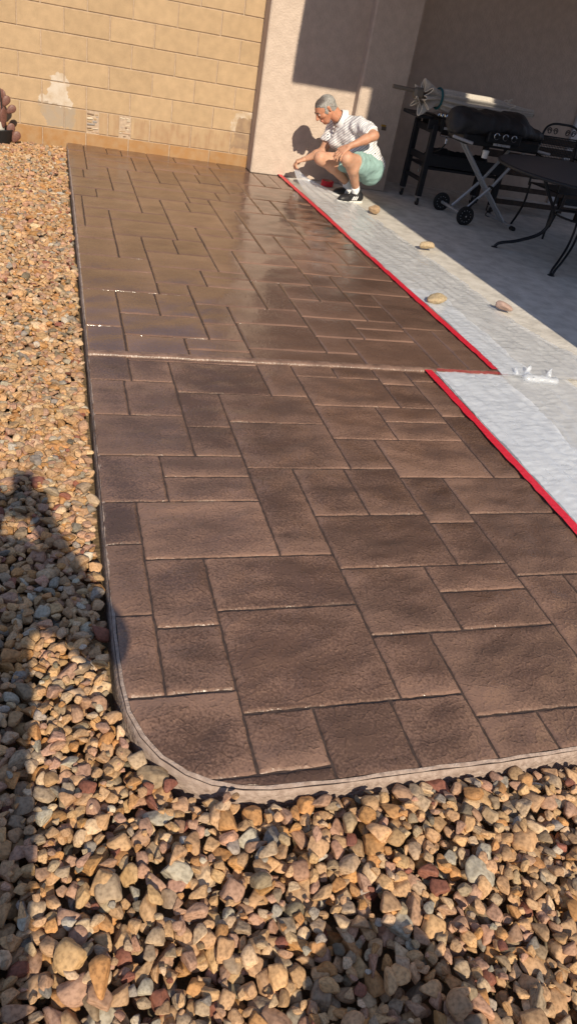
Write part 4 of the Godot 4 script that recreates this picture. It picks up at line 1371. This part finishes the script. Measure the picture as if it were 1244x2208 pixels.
func chair() -> Node3D:
	var t := thing("patio_chair", "", "chair")
	var m: Material = M.black_metal
	var back := curve([Vector3(-0.24, 0.40, -0.20), Vector3(-0.235, 0.70, -0.235), Vector3(-0.215, 0.88, -0.26), Vector3(-0.14, 0.945, -0.265), Vector3(0, 0.955, -0.27), Vector3(0.14, 0.945, -0.265), Vector3(0.215, 0.88, -0.26), Vector3(0.235, 0.70, -0.235), Vector3(0.24, 0.40, -0.20)], 6)
	obj("back_frame", tubem(back, 0.011, 8), m, t)
	obj("back_rail", tubem([Vector3(-0.222, 0.84, -0.253), Vector3(0.222, 0.84, -0.253)], 0.007, 6), m, t)
	for s in [-1.0, 1.0]:
		for c in [0.15, 0.075]:
			var sc := []
			for i in 22:
				var an := i / 21.0 * 1.6 * TAU
				var r := 0.030 * (1.0 - i / 30.0)
				sc.append(Vector3(s * (c + r * cos(an)), 0.888 + r * sin(an), -0.262))
			obj("scroll", tubem(sc, 0.0045, 5), m, t)
	var st := mb()
	for i in 24:
		var x := lerpf(-0.225, 0.225, i / 23.0)
		tube(st, [Vector3(x, 0.46, -0.208), Vector3(x, 0.84, -0.252)], 0.0032, 4, false)
	for i in 20:
		var y := lerpf(0.46, 0.84, i / 19.0)
		var z := lerpf(-0.208, -0.252, i / 19.0)
		tube(st, [Vector3(-0.225, y, z), Vector3(0.225, y, z)], 0.0032, 4, false)
	tag(obj("back_mesh", st, m, t), "", "", "", "stuff")
	obj("seat", boxm(Vector3(0, 0.425, 0.02), Vector3(0.47, 0.012, 0.44), 0.005), m, t)
	for s in [-1.0, 1.0]:
		obj("leg", tubem(curve([Vector3(s * 0.225, 0.42, 0.22), Vector3(s * 0.23, 0.22, 0.23), Vector3(s * 0.245, 0.0, 0.25)], 4), 0.011, 8), m, t)
		obj("leg", tubem(curve([Vector3(s * 0.235, 0.42, -0.19), Vector3(s * 0.23, 0.22, -0.20), Vector3(s * 0.25, 0.0, -0.27)], 4), 0.011, 8), m, t)
		obj("armrest", tubem(curve([Vector3(s * 0.235, 0.68, -0.23), Vector3(s * 0.28, 0.665, -0.02), Vector3(s * 0.275, 0.64, 0.17), Vector3(s * 0.24, 0.52, 0.21), Vector3(s * 0.225, 0.42, 0.215)], 5), 0.010, 8), m, t)
	return t

# ---------------------------------------------------------------- cactus by the wall
func cactus() -> void:
	var t := thing("prickly_pear_ornament", "purplish brown prickly pear cactus in a dark pot beside the block wall", "cactus", v(-0.46, -0.03, 8.05))
	var skin := tri(mat(lin(1, 1, 1), 0.5), noise_tex(noise(0.03, 97, 4), 256, 0.0, lin(0.11, 0.050, 0.042), lin(0.25, 0.115, 0.085)), 6.0, M.fine_n, 0.5)
	var dark := mat(lin(0.014, 0.013, 0.014), 0.5)
	obj("pot", lathem(Vector3(-0.02, 0.0, 0), Vector3.UP, [[0, 0], [0, 0.09], [0.12, 0.12], [0.125, 0.125], [0.135, 0.12], [0.12, 0.10]], 20), dark, t)
	obj("pot_liner", lathem(Vector3(-0.03, 0.09, 0.02), Vector3.UP, [[0, 0], [0, 0.055], [0.10, 0.055], [0.10, 0.045], [0.02, 0.04]], 20), mat(lin(0.55, 0.52, 0.46), 0.7), t)
	# pads: centre, half height, half width, tilt about the view, turn
	var pads := [[-0.08, 0.30, 0.066, 0.045, 0.1, 0.3, 0], [-0.03, 0.40, 0.058, 0.040, -0.15, 0.2, 0], [-0.005, 0.395, 0.056, 0.036, 0.05, -0.4, 0], [-0.055, 0.43, 0.055, 0.040, 0.2, 0.0, 0], [0.025, 0.36, 0.050, 0.037, -0.5, 0.2, 0], [0.065, 0.295, 0.050, 0.036, -0.9, 0.1, 0], [-0.03, 0.275, 0.075, 0.048, 0.0, 0.3, 0], [0.0, 0.225, 0.085, 0.045, -0.1, 0.9, 1], [0.055, 0.13, 0.060, 0.040, -0.35, 0.2, 1], [0.10, 0.075, 0.055, 0.040, -0.55, 0.1, 1], [-0.07, 0.20, 0.08, 0.05, 0.2, 0.2, 1], [-0.13, 0.36, 0.06, 0.042, 0.4, 0.2, 0]]
	var base := ico(3)
	for p in pads:
		var vs := PackedVector3Array()
		for d: Vector3 in base[0]:
			var taper := 0.72 + 0.28 * clampf(d.y + 0.6, 0.0, 1.0)
			vs.append(Vector3(d.x * p[3] * taper, d.y * p[2], d.z * 0.012))
		var idx := PackedInt32Array()
		for f in base[1]: idx.append_array([f[0], f[2], f[1]])
		var o := put("pad", indexed(vs, idx), skin, t)
		o.transform = Transform3D(Basis(Vector3.UP, p[5]) * Basis(Vector3.BACK, p[4]), Vector3(p[0] + 0.02, p[1], 0.02 * p[5] + (0.03 if p[6] else 0.0)))
	obj("stem", tubem([Vector3(0.015, 0.0, 0.02), Vector3(0.012, 0.25, 0.02), Vector3(-0.005, 0.47, 0.01)], [0.010, 0.008, 0.004]), dark, t)

# ---------------------------------------------------------------- people
func hand(f: Field, wrist: Vector3, dir: Vector3, back: Vector3, side: float, curl: Array, spread := 1.0, thumb_in := 0.5, s := 1.0) -> void:
	dir = dir.normalized()
	back = (back - dir * back.dot(dir)).normalized()
	var lat := dir.cross(back).normalized() * side   # towards the thumb
	f.bone(wrist - dir * 0.03, wrist + dir * 0.01, 0.025 * s, 0.024 * s, 0.015)
	for k in 4:
		var o := (1.5 - k) * 0.0195 * s
		var root := wrist + dir * (0.088 - absf(k - 1.2) * 0.004) * s + lat * o
		f.bone(wrist + lat * o * 0.55 + dir * 0.012, root, 0.0145 * s, 0.0115 * s, 0.012)
		var lens: Array = [0.042, 0.047, 0.044, 0.034]
		var d := (dir + lat * (1.5 - k) * 0.10 * spread).normalized()
		var p := root
		var ang := 0.0
		for j in 3:
			ang = curl[k] * [0.8, 1.0, 0.7][j]
			d = d.rotated(lat * side, ang * side * -1.0)
			# bend towards the palm
			if d.dot(back) > 0.3 and ang > 0.0 and j == 0 and curl[k] > 0.2: d = (d - back * d.dot(back) * 2.0).normalized()
			var q: Vector3 = p + d * lens[k] * [1.0, 0.62, 0.5][j] * s
			f.bone(p, q, (0.0098 - j * 0.0008) * s, (0.0092 - j * 0.0009) * s, 0.004)
			p = q
	var tr := wrist + dir * 0.028 * s + lat * 0.022 * s
	var td := (dir * 0.75 + lat * 0.75 - back * thumb_in * 0.6).normalized()
	var t1 := tr + td * 0.042 * s
	td = (td + dir * 0.5 - back * thumb_in * 0.5 - lat * thumb_in * 0.8).normalized()
	f.bone(wrist + dir * 0.015, tr, 0.016 * s, 0.015 * s, 0.012)
	f.bone(tr, t1, 0.0145 * s, 0.0115 * s, 0.008)
	f.bone(t1, t1 + td * 0.034 * s, 0.0112 * s, 0.0085 * s, 0.004)

func head(f: Field, c: Vector3, fw: Vector3, up: Vector3) -> void:  # c: middle of the cranium
	var s := fw.cross(up)
	f.bone(c + fw * 0.012 + up * 0.012, c - fw * 0.030 + up * 0.010, 0.074, 0.076, 0.02)
	f.bone(c + fw * 0.045 + up * 0.005, c + fw * 0.040 - up * 0.02, 0.052, 0.05, 0.02)
	f.bone(c + fw * 0.040 - up * 0.035, c + fw * 0.052 - up * 0.092, 0.052, 0.034, 0.02)   # face to chin
	f.bone(c + fw * 0.060 - up * 0.098, c + fw * 0.064 - up * 0.100, 0.022, 0.020, 0.015)
	for k in [-1.0, 1.0]:
		f.bone(c + s * k * 0.046 - up * 0.055, c + s * k * 0.026 + fw * 0.045 - up * 0.095, 0.026, 0.022, 0.02)  # jaw
		f.bone(c + s * k * 0.030 + fw * 0.074 - up * 0.030, c + s * k * 0.044 + fw * 0.056 - up * 0.032, 0.016, 0.018, 0.015)  # cheek
		f.bone(c + s * k * 0.012 + fw * 0.090 + up * 0.012, c + s * k * 0.042 + fw * 0.074 + up * 0.010, 0.009, 0.009, 0.010)  # brow
		f.bone(c + s * k * 0.031 + fw * 0.098 - up * 0.008, c + s * k * 0.033 + fw * 0.094 - up * 0.008, 0.011, 0.011, 0.008, Vector3.ZERO, 1.0, true)  # eye socket
		f.bone(c + s * k * 0.074 - fw * 0.012 + up * 0.006, c + s * k * 0.078 - fw * 0.016 - up * 0.030, 0.014, 0.010, 0.006)  # ear
		f.bone(c + s * k * 0.086 - fw * 0.006 - up * 0.006, c + s * k * 0.086 - fw * 0.006 - up * 0.016, 0.006, 0.006, 0.004, Vector3.ZERO, 1.0, true)
	f.bone(c + fw * 0.093 + up * 0.002, c + fw * 0.117 - up * 0.036, 0.009, 0.0115, 0.008)   # nose
	for k in [-1.0, 1.0]: f.bone(c + s * k * 0.010 + fw * 0.106 - up * 0.040, c + s * k * 0.011 + fw * 0.102 - up * 0.040, 0.008, 0.008, 0.006)
	f.bone(c + s * 0.016 + fw * 0.090 - up * 0.066, c - s * 0.016 + fw * 0.090 - up * 0.066, 0.0085, 0.0085, 0.006)   # lips
	f.bone(c + s * 0.016 + fw * 0.088 - up * 0.077, c - s * 0.016 + fw * 0.088 - up * 0.077, 0.0085, 0.0085, 0.006)
	f.bone(c + s * 0.022 + fw * 0.101 - up * 0.0715, c - s * 0.022 + fw * 0.101 - up * 0.0715, 0.0026, 0.0026, 0.003, Vector3.ZERO, 1.0, true)

func shoe_fields(heel: Vector3, toe: Vector3) -> Array:
	var d := (toe - heel)
	d.y = 0
	d = d.normalized()
	var s := Vector3.UP.cross(d)
	var up := Vector3.UP
	var hb := Vector3(heel.x, 0.0, heel.z)
	var L := Vector2(toe.x - heel.x, toe.z - heel.z).length()
	var f := Field.new(hb.min(hb + d * L) - Vector3.ONE * 0.09, hb.max(hb + d * L) + Vector3(0.09, 0.16, 0.09), 0.007, 0.025)
	f.bone(hb + d * 0.045 + up * 0.055, hb + d * (L - 0.06) + up * 0.040, 0.040, 0.030, -9.0, s, 1.15)
	f.bone(hb + d * (L - 0.10) + up * 0.038, hb + d * (L - 0.035) + up * 0.034, 0.042, 0.026, -9.0, s, 1.15)
	f.bone(hb + d * 0.055 + up * 0.065, hb + d * 0.075 + up * 0.100, 0.042, 0.038)
	f.plane(hb + up * 0.022, -up)
	var g := Field.new(f.lo, f.lo + Vector3(f.nx, f.ny, f.nz) * f.cell, 0.006, 0.015)
	g.bone(hb + d * 0.04 + up * 0.014, hb + d * 0.12 + up * 0.014, 0.042, 0.036, -9.0, s, 1.05)
	g.bone(hb + d * 0.12 + up * 0.014, hb + d * (L - 0.03) + up * 0.014, 0.040, 0.030, -9.0, s, 1.2)
	g.plane(hb + up * 0.026, up)
	g.plane(hb + up * 0.001, -up)
	return [f, g, hb, d, s, L]

func kneeling_man() -> void:
	var t := thing("person", "grey haired man in striped polo and teal shorts crouching and lifting the film", "person")
	var y0 := 0.012
	var hip_l := v(2.895, 0.315, 7.24)
	var hip_r := v(2.905, 0.315, 7.43)
	var kn_l := v(2.548, 0.412, 6.97)
	var kn_r := v(2.412, 0.330, 7.33)
	var an_l := v(2.775, 0.125, 7.18)
	var an_r := v(2.775, 0.120, 7.42)
	var sh_l := v(2.715, 0.655, 7.27)
	var sh_r := v(2.600, 0.585, 7.60)
	var el_l := v(2.790, 0.620, 7.03)
	var wr_l := v(2.555, 0.510, 6.985)
	var el_r := v(2.515, 0.345, 7.60)
	var wr_r := v(2.370, 0.252, 7.66)
	var neck := v(2.595, 0.660, 7.455)
	var belly := v(2.780, 0.450, 7.35)
	var chest := v(2.720, 0.565, 7.41)
	var pelvis := v(2.905, 0.300, 7.335)
	var head_c := v(2.412, 0.742, 7.445)
	var fw := v(-0.70, -0.71, -0.05).normalized()
	var up := (v(-0.70, 0.72, 0.0) - fw * v(-0.70, 0.72, 0.0).dot(fw)).normalized()
	# --- skin
	var body := Field.new(v(2.25, 0.0, 7.85), v(3.15, 0.80, 6.85), 0.012, 0.03)
	body.bone(pelvis, belly, 0.115, 0.115, 0.06)
	body.bone(belly, chest, 0.115, 0.125, 0.06)
	body.bone(chest, neck, 0.12, 0.055, 0.05)
	body.bone(sh_l, sh_r, 0.055, 0.055, 0.05)
	body.bone(neck, head_c - fw * 0.045 - up * 0.05, 0.055, 0.052, 0.02)
	for q in [[hip_l, kn_l, an_l], [hip_r, kn_r, an_r]]:
		body.bone(q[0], q[1], 0.088, 0.056, 0.03)
		body.bone(q[1], q[1] + (q[2] - q[1]) * 0.06, 0.058, 0.055, 0.02)
		var calf: Vector3 = q[1].lerp(q[2], 0.36) + v(0.022, 0.012, 0.0)
		body.bone(q[1].lerp(q[2], 0.1), calf, 0.047, 0.055, 0.03)
		body.bone(calf, q[2], 0.053, 0.034, 0.03)
	body.bone(sh_l, el_l, 0.055, 0.042, 0.03)
	body.bone(el_l, el_l.lerp(wr_l, 0.35), 0.041, 0.042, 0.02)
	body.bone(el_l.lerp(wr_l, 0.35), wr_l, 0.042, 0.026, 0.02)
	body.bone(sh_r, el_r, 0.055, 0.042, 0.03)
	body.bone(el_r, el_r.lerp(wr_r, 0.35), 0.041, 0.041, 0.02)
	body.bone(el_r.lerp(wr_r, 0.35), wr_r, 0.041, 0.025, 0.02)
	var hf := Field.new(head_c - Vector3.ONE * 0.16, head_c + Vector3.ONE * 0.16, 0.0042, 0.01)
	head(hf, head_c, fw, up)
	hf.bone(head_c - fw * 0.02 - up * 0.05, neck, 0.050, 0.054, 0.02)
	var hl := Field.new(wr_l - Vector3.ONE * 0.17, wr_l + Vector3.ONE * 0.17, 0.0042, 0.01)
	hand(hl, wr_l, v(-0.80, -0.58, -0.10), v(-0.50, 0.70, -0.45), 1.0, [0.42, 0.40, 0.42, 0.45], 1.4, 0.3)
	var hr := Field.new(wr_r - Vector3.ONE * 0.15, wr_r + Vector3.ONE * 0.15, 0.0042, 0.01)
	hand(hr, wr_r, v(-0.80, -0.38, 0.25), v(-0.45, 0.90, 0.0), 1.0, [0.85, 0.85, 0.90, 0.95], 0.5, 0.9)
	var tn := noise(14.0, 77, 3)
	var skin_col := func(p: Vector3) -> Color:
		var n := tn.get_noise_3dv(p)
		var c := Color(0.47, 0.235, 0.145).lerp(Color(0.56, 0.30, 0.20), clampf(0.5 + n, 0.0, 1.0))
		var h := p - head_c
		var fu := h.dot(up)
		if h.length() < 0.16:
			c = Color(0.50, 0.225, 0.135).lerp(Color(0.56, 0.26, 0.16), clampf(0.5 + n, 0.0, 1.0))
			if absf(fu + 0.0715) < 0.010 and h.dot(fw) > 0.085: c = Color(0.42, 0.15, 0.11)
		elif p.y < 0.45: c = Color(0.60, 0.345, 0.235).lerp(Color(0.52, 0.28, 0.18), clampf(0.5 + n, 0.0, 1.0))
		return c
	var sm := mat(Color.WHITE, 0.55)
	sm.vertex_color_use_as_albedo = true
	sm.subsurf_scatter_enabled = true
	sm.subsurf_scatter_strength = 0.12
	put("body", field_mesh([body, hf, hl, hr], skin_col), sm, t)
	# --- face details
	var s := fw.cross(up)
	for k in [-1.0, 1.0]:
		var e: Vector3 = head_c + s * k * 0.031 + fw * 0.083 - up * 0.008
		var eye := obj("eye", lathem(e, fw, [[-0.004, 0.010], [0.003, 0.0095], [0.007, 0.006], [0.009, 0.0]], 14), mat(lin(0.7, 0.66, 0.62), 0.2), t)
		obj("iris", lathem(e + fw * 0.0075 - up * 0.002, fw, [[0.0, 0.0048], [0.0018, 0.003], [0.002, 0.0]], 12), mat(lin(0.03, 0.02, 0.015), 0.1), eye)
		obj("eyebrow", tubem([head_c + s * k * 0.013 + fw * 0.0985 + up * 0.013, head_c + s * k * 0.030 + fw * 0.095 + up * 0.018, head_c + s * k * 0.046 + fw * 0.080 + up * 0.012], [0.004, 0.0045, 0.003], 6), mat(lin(0.10, 0.08, 0.07), 0.9), t)
	# --- hair: a cap over the cranium
	var hair := Field.new(head_c - Vector3.ONE * 0.14, head_c + Vector3.ONE * 0.14, 0.0048, 0.01)
	hair.bone(head_c + fw * 0.010 + up * 0.014, head_c - fw * 0.032 + up * 0.012, 0.079, 0.081, 0.02)
	hair.bone(head_c - fw * 0.040, head_c - fw * 0.052 - up * 0.045, 0.066, 0.052, 0.02)
	for k in [-1.0, 1.0]: hair.bone(head_c + s * k * 0.064 + fw * 0.022 - up * 0.006, head_c + s * k * 0.063 + fw * 0.016 - up * 0.040, 0.013, 0.008, 0.008)
	hair.plane(head_c + fw * 0.050, (fw * 0.93 - up * 0.36).normalized())
	for k in [-1.0, 1.0]:
		hair.bone(head_c + s * k * 0.085 + fw * 0.052 + up * 0.012, head_c + s * k * 0.050 + fw * 0.095 + up * 0.045, 0.030, 0.034, 0.006, Vector3.ZERO, 1.0, true)
		hair.bone(head_c + s * k * 0.092 - fw * 0.010 - up * 0.012, head_c + s * k * 0.092 - fw * 0.004 - up * 0.075, 0.022, 0.036, 0.006, Vector3.ZERO, 1.0, true)
	hair.bone(head_c + fw * 0.06 - up * 0.07, head_c - fw * 0.005 - up * 0.12, 0.066, 0.06, 0.006, Vector3.ZERO, 1.0, true)
	hair.wrinkle(noise(55.0, 5, 3), 0.006)
	var hn := noise(60.0, 9, 2)
	var hair_col := func(p: Vector3) -> Color:
		var h := p - head_c
		var top := smoothstep(0.045, 0.075, h.dot(up)) * smoothstep(-0.07, 0.0, h.dot(fw))
		return Color(0.30, 0.29, 0.275).lerp(Color(0.105, 0.085, 0.078), top) * (1.0 + hn.get_noise_3dv(p) * 0.5)
	var hm := mat(Color.WHITE, 0.75)
	hm.vertex_color_use_as_albedo = true
	put("hair", field_mesh([hair], hair_col), hm, t)
	# --- shirt
	var stripes := Image.create(8, 64, false, Image.FORMAT_RGB8)
	stripes.fill(lin(0.80, 0.80, 0.82))
	for j in 64:
		if j % 32 < 8: stripes.fill_rect(Rect2i(0, j, 8, 1), lin(0.27, 0.265, 0.32) if j % 32 > 0 and j % 32 < 7 else lin(0.5, 0.5, 0.54))
	var sh_m := mat(Color.WHITE, 0.85)
	sh_m.albedo_texture = ImageTexture.create_from_image(stripes)
	var fold := noise(7.5, 19, 4, FastNoiseLite.TYPE_SIMPLEX)
	var torso := Field.new(v(2.40, 0.20, 7.82), v(3.15, 0.80, 6.95), 0.0105, 0.03)
	var axis := (neck - v(2.935, 0.27, 7.335)).normalized()
	torso.bone(v(2.945, 0.325, 7.335), belly + v(0.03, 0.01, 0), 0.128, 0.135, 0.06, v(0, 0, 1), 1.18)
	torso.bone(belly, chest, 0.130, 0.138, 0.06, v(0, 0, 1), 1.12)
	torso.bone(chest + v(0.01, 0, 0), neck.lerp(chest, 0.35), 0.135, 0.078, 0.06)
	torso.bone(sh_l, sh_r, 0.068, 0.068, 0.06)
	torso.bone(chest, v(2.86, 0.60, 7.35), 0.11, 0.085, 0.06)
	torso.bone(v(2.60, 0.47, 7.47), v(2.66, 0.55, 7.46), 0.075, 0.09, 0.06)
	torso.plane(v(3.0, 0.265, 7.33), -axis * 0.85 + v(0.2, -0.4, 0))
	var sl_l := sh_l.lerp(el_l, 0.78)
	var sl_r := sh_r.lerp(el_r, 0.60)
	torso.bone(sh_l, sl_l, 0.074, 0.068, 0.035)
	torso.plane(sl_l + (el_l - sh_l).normalized() * 0.012, (el_l - sh_l).normalized(), 0.115, sl_l + (el_l - sh_l).normalized() * 0.06)
	torso.bone(sh_r, sl_r, 0.074, 0.070, 0.035)
	torso.plane(sl_r + (el_r - sh_r).normalized() * 0.012, (el_r - sh_r).normalized(), 0.10, sl_r + (el_r - sh_r).normalized() * 0.06)
	torso.wrinkle(fold, 0.017)
	var arm_l := (el_l - sh_l).normalized()
	var uv := func(p: Vector3) -> Vector2:
		var h := (p - sh_l).dot(arm_l)
		var near_arm: bool = h > 0.035 and (p - (sh_l + arm_l * h)).length() < 0.115 and p.z > -7.225
		var d := (p - sh_l).dot(arm_l) if near_arm else (p - neck).dot(axis) + 0.05 * (p - chest).dot(v(0, 0, 1))
		return Vector2(p.x * 3.0, d / 0.040)
	put("shirt", field_mesh([torso], null, uv), sh_m, t)
	# collar and button placket
	var white := mat(lin(0.80, 0.80, 0.82), 0.85)
	var col := []
	var nd := (head_c - neck).normalized()
	for j in 4:
		var row := []
		for i in 29:
			var an := lerpf(-2.75, 2.75, i / 28.0)
			var bx := -fw
			bx = (bx - nd * bx.dot(nd)).normalized()
			var by := nd.cross(bx)
			var rad: float = [0.070, 0.067, 0.078, 0.102][j]
			var hh: float = [0.0, 0.046, 0.040, -0.004][j]
			var tip := pow(absf(an) / 2.75, 4.0)
			row.append(neck + nd * (hh + (0.0 if j < 2 else -0.030 * tip)) + (bx * cos(an) + by * sin(an)) * (rad + (0.012 * tip if j == 3 else 0.0)))
		col.append(row)
	put("collar", sheet(col), white, t)
	for i in 3:
		var p := neck.lerp(chest, 0.1) + v(-0.085, -0.055 - i * 0.035, -0.03 + i * 0.004)
		obj("button", lathem(p, v(-0.7, 0, -0.6), [[-0.01, 0.005], [0.004, 0.005], [0.005, 0.0]], 10), white, t)
	# --- shorts
	var shorts := Field.new(v(2.50, 0.12, 7.72), v(3.18, 0.55, 6.95), 0.0105, 0.03)
	shorts.bone(pelvis + v(0.02, -0.01, -0.04), pelvis + v(0.02, -0.01, 0.04), 0.138, 0.138, 0.05)
	for q in [[hip_l, kn_l], [hip_r, kn_r]]:
		var e: Vector3 = q[0].lerp(q[1], 0.60)
		shorts.bone(q[0], e, 0.104, 0.088, 0.04, Vector3.UP, 1.08)
		var dd: Vector3 = (q[1] - q[0]).normalized()
		shorts.plane(e + dd * 0.02, dd, 0.135, e + dd * 0.085)
	shorts.wrinkle(noise(7.0, 23, 3, FastNoiseLite.TYPE_SIMPLEX), 0.013)
	put("shorts", field_mesh([shorts]), tri(mat(lin(1, 1, 1), 0.85), noise_tex(noise(0.05, 29, 3), 256, 0.0, lin(0.25, 0.41, 0.395), lin(0.34, 0.51, 0.485)), 5.0, M.fine_n, 0.4), t)
	# --- socks and shoes
	var black := mat(lin(0.014, 0.014, 0.017), 0.5)
	var sole_m := mat(lin(0.72, 0.72, 0.68), 0.7)
	for q in [[v(2.862, 0, 7.20), v(2.575, 0, 7.085), an_l], [v(2.885, 0, 7.445), v(2.615, 0, 7.385), an_r]]:
		var sock := Field.new(q[2] - Vector3.ONE * 0.13, q[2] + Vector3.ONE * 0.09, 0.007, 0.02)
		var up_leg: Vector3 = ((kn_l if q[2] == an_l else kn_r) - q[2]).normalized()
		sock.bone(q[2] + up_leg * 0.035, q[2] - v(-0.01, 0.05, 0), 0.0405, 0.043)
		sock.plane(q[2] + up_leg * 0.040, up_leg)
		put("sock", field_mesh([sock]), white, t)
		var sf := shoe_fields(q[0], q[1])
		var shoe := put("shoe", field_mesh([sf[0]]), black, t)
		put("sole", field_mesh([sf[1]]), sole_m, shoe)
		var hb: Vector3 = sf[2]
		var d: Vector3 = sf[3]
		var sd: Vector3 = sf[4]
		for k in 3:
			for side in [1.0, -1.0]:
				var a: Vector3 = hb + d * (0.105 + k * 0.024) + sd * side * 0.047
				obj("stripe", boxm(a + Vector3(0, 0.052, 0) - sd * side * 0.002, Vector3(0.010, 0.040, 0.009), 0.002, Basis(d, Vector3.UP, d.cross(Vector3.UP)) * Basis(Vector3.BACK, 0.5)), white, shoe)
		for k in 4: obj("lace", tubem([hb + d * (0.115 + k * 0.022) + sd * 0.022 + Vector3(0, 0.088 - k * 0.006, 0), hb + d * (0.115 + k * 0.022) - sd * 0.022 + Vector3(0, 0.088 - k * 0.006, 0)], 0.004, 5), black, shoe)

func photographer() -> void:
	var t := thing("person", "person behind the camera holding up a phone, whose shadow falls on the gravel", "person")
	var f := Field.new(v(-0.62, -0.06, -0.02), v(0.32, 1.78, -0.72), 0.02, 0.04)
	var hd := v(-0.215, 1.60, -0.34)
	f.bone(hd, hd + v(0.02, -0.06, 0.02), 0.10, 0.078)
	f.bone(hd, v(-0.23, 1.40, -0.38), 0.062, 0.062)
	f.bone(v(-0.20, 1.32, -0.38), v(-0.185, 1.05, -0.37), 0.165, 0.155, 0.06)
	f.bone(v(-0.20, 1.05, -0.37), v(-0.21, 0.85, -0.38), 0.155, 0.165, 0.06)
	f.bone(v(-0.42, 1.36, -0.39), v(-0.06, 1.37, -0.37), 0.07, 0.08, 0.05)
	f.bone(v(-0.07, 1.355, -0.36), v(0.145, 1.10, -0.24), 0.078, 0.064)
	f.bone(v(0.145, 1.10, -0.24), v(0.0, 1.33, -0.08), 0.06, 0.034)
	f.bone(v(0.0, 1.33, -0.08), v(-0.005, 1.41, -0.06), 0.035, 0.03, 0.02)
	f.bone(v(-0.46, 1.35, -0.38), v(-0.44, 1.10, -0.27), 0.062, 0.05)
	f.bone(v(-0.44, 1.10, -0.27), v(-0.15, 1.33, -0.09), 0.046, 0.03)
	f.bone(v(-0.15, 1.33, -0.09), v(-0.11, 1.40, -0.055), 0.032, 0.028, 0.02)
	for k in [[-0.32, -0.40], [-0.135, -0.37]]:
		f.bone(v(k[0], 0.85, -0.38), v(k[0], 0.46, k[1]), 0.115, 0.09)
		f.bone(v(k[0], 0.46, k[1]), v(k[0], 0.06, k[1] - 0.02), 0.068, 0.05)
		f.bone(v(k[0], 0.0, k[1] - 0.04), v(k[0], -0.005, k[1] + 0.17), 0.05, 0.04, 0.03)
	var col := func(p: Vector3) -> Color:
		if p.y > 1.44 or (p.z > -0.30 and p.y > 1.05 and -p.z > -0.24): return Color(0.50, 0.28, 0.19)
		if p.y > 0.88: return Color(0.12, 0.16, 0.28)
		return Color(0.07, 0.08, 0.11) if p.y > 0.10 else Color(0.03, 0.03, 0.03)
	var m := mat(Color.WHITE, 0.8)
	m.vertex_color_use_as_albedo = true
	put("body", field_mesh([f], col), m, t)
	var ph := thing("phone", "phone held upright in both hands of the person behind the camera", "phone")
	var pb := Basis(CAM_X, CAM_Y, CAM_Z)
	obj("case", boxm(CAM_AT + CAM_Z * 0.062 - CAM_X * 0.045 - CAM_Y * 0.045, Vector3(0.078, 0.156, 0.009), 0.003, pb), mat(lin(0.02, 0.02, 0.022), 0.4), ph)

func bucket() -> void:
	var t := thing("sealer_bucket", "white plastic bucket standing on the gravel before the slab, out of the frame", "bucket", v(0.575, -0.03, 0.0))
	obj("pail", lathem(Vector3.ZERO, Vector3.UP, [[0, 0], [0, 0.115], [0.30, 0.138], [0.305, 0.146], [0.335, 0.146], [0.338, 0.138], [0.30, 0.132], [0.02, 0.112], [0.02, 0]], 36), mat(lin(0.72, 0.72, 0.70), 0.45), t)
	obj("handle", tubem(curve([Vector3(-0.146, 0.31, 0), Vector3(-0.13, 0.20, 0.11), Vector3(0, 0.15, 0.16), Vector3(0.13, 0.20, 0.11), Vector3(0.146, 0.31, 0)], 5), 0.003, 6), M.grey_metal, t)
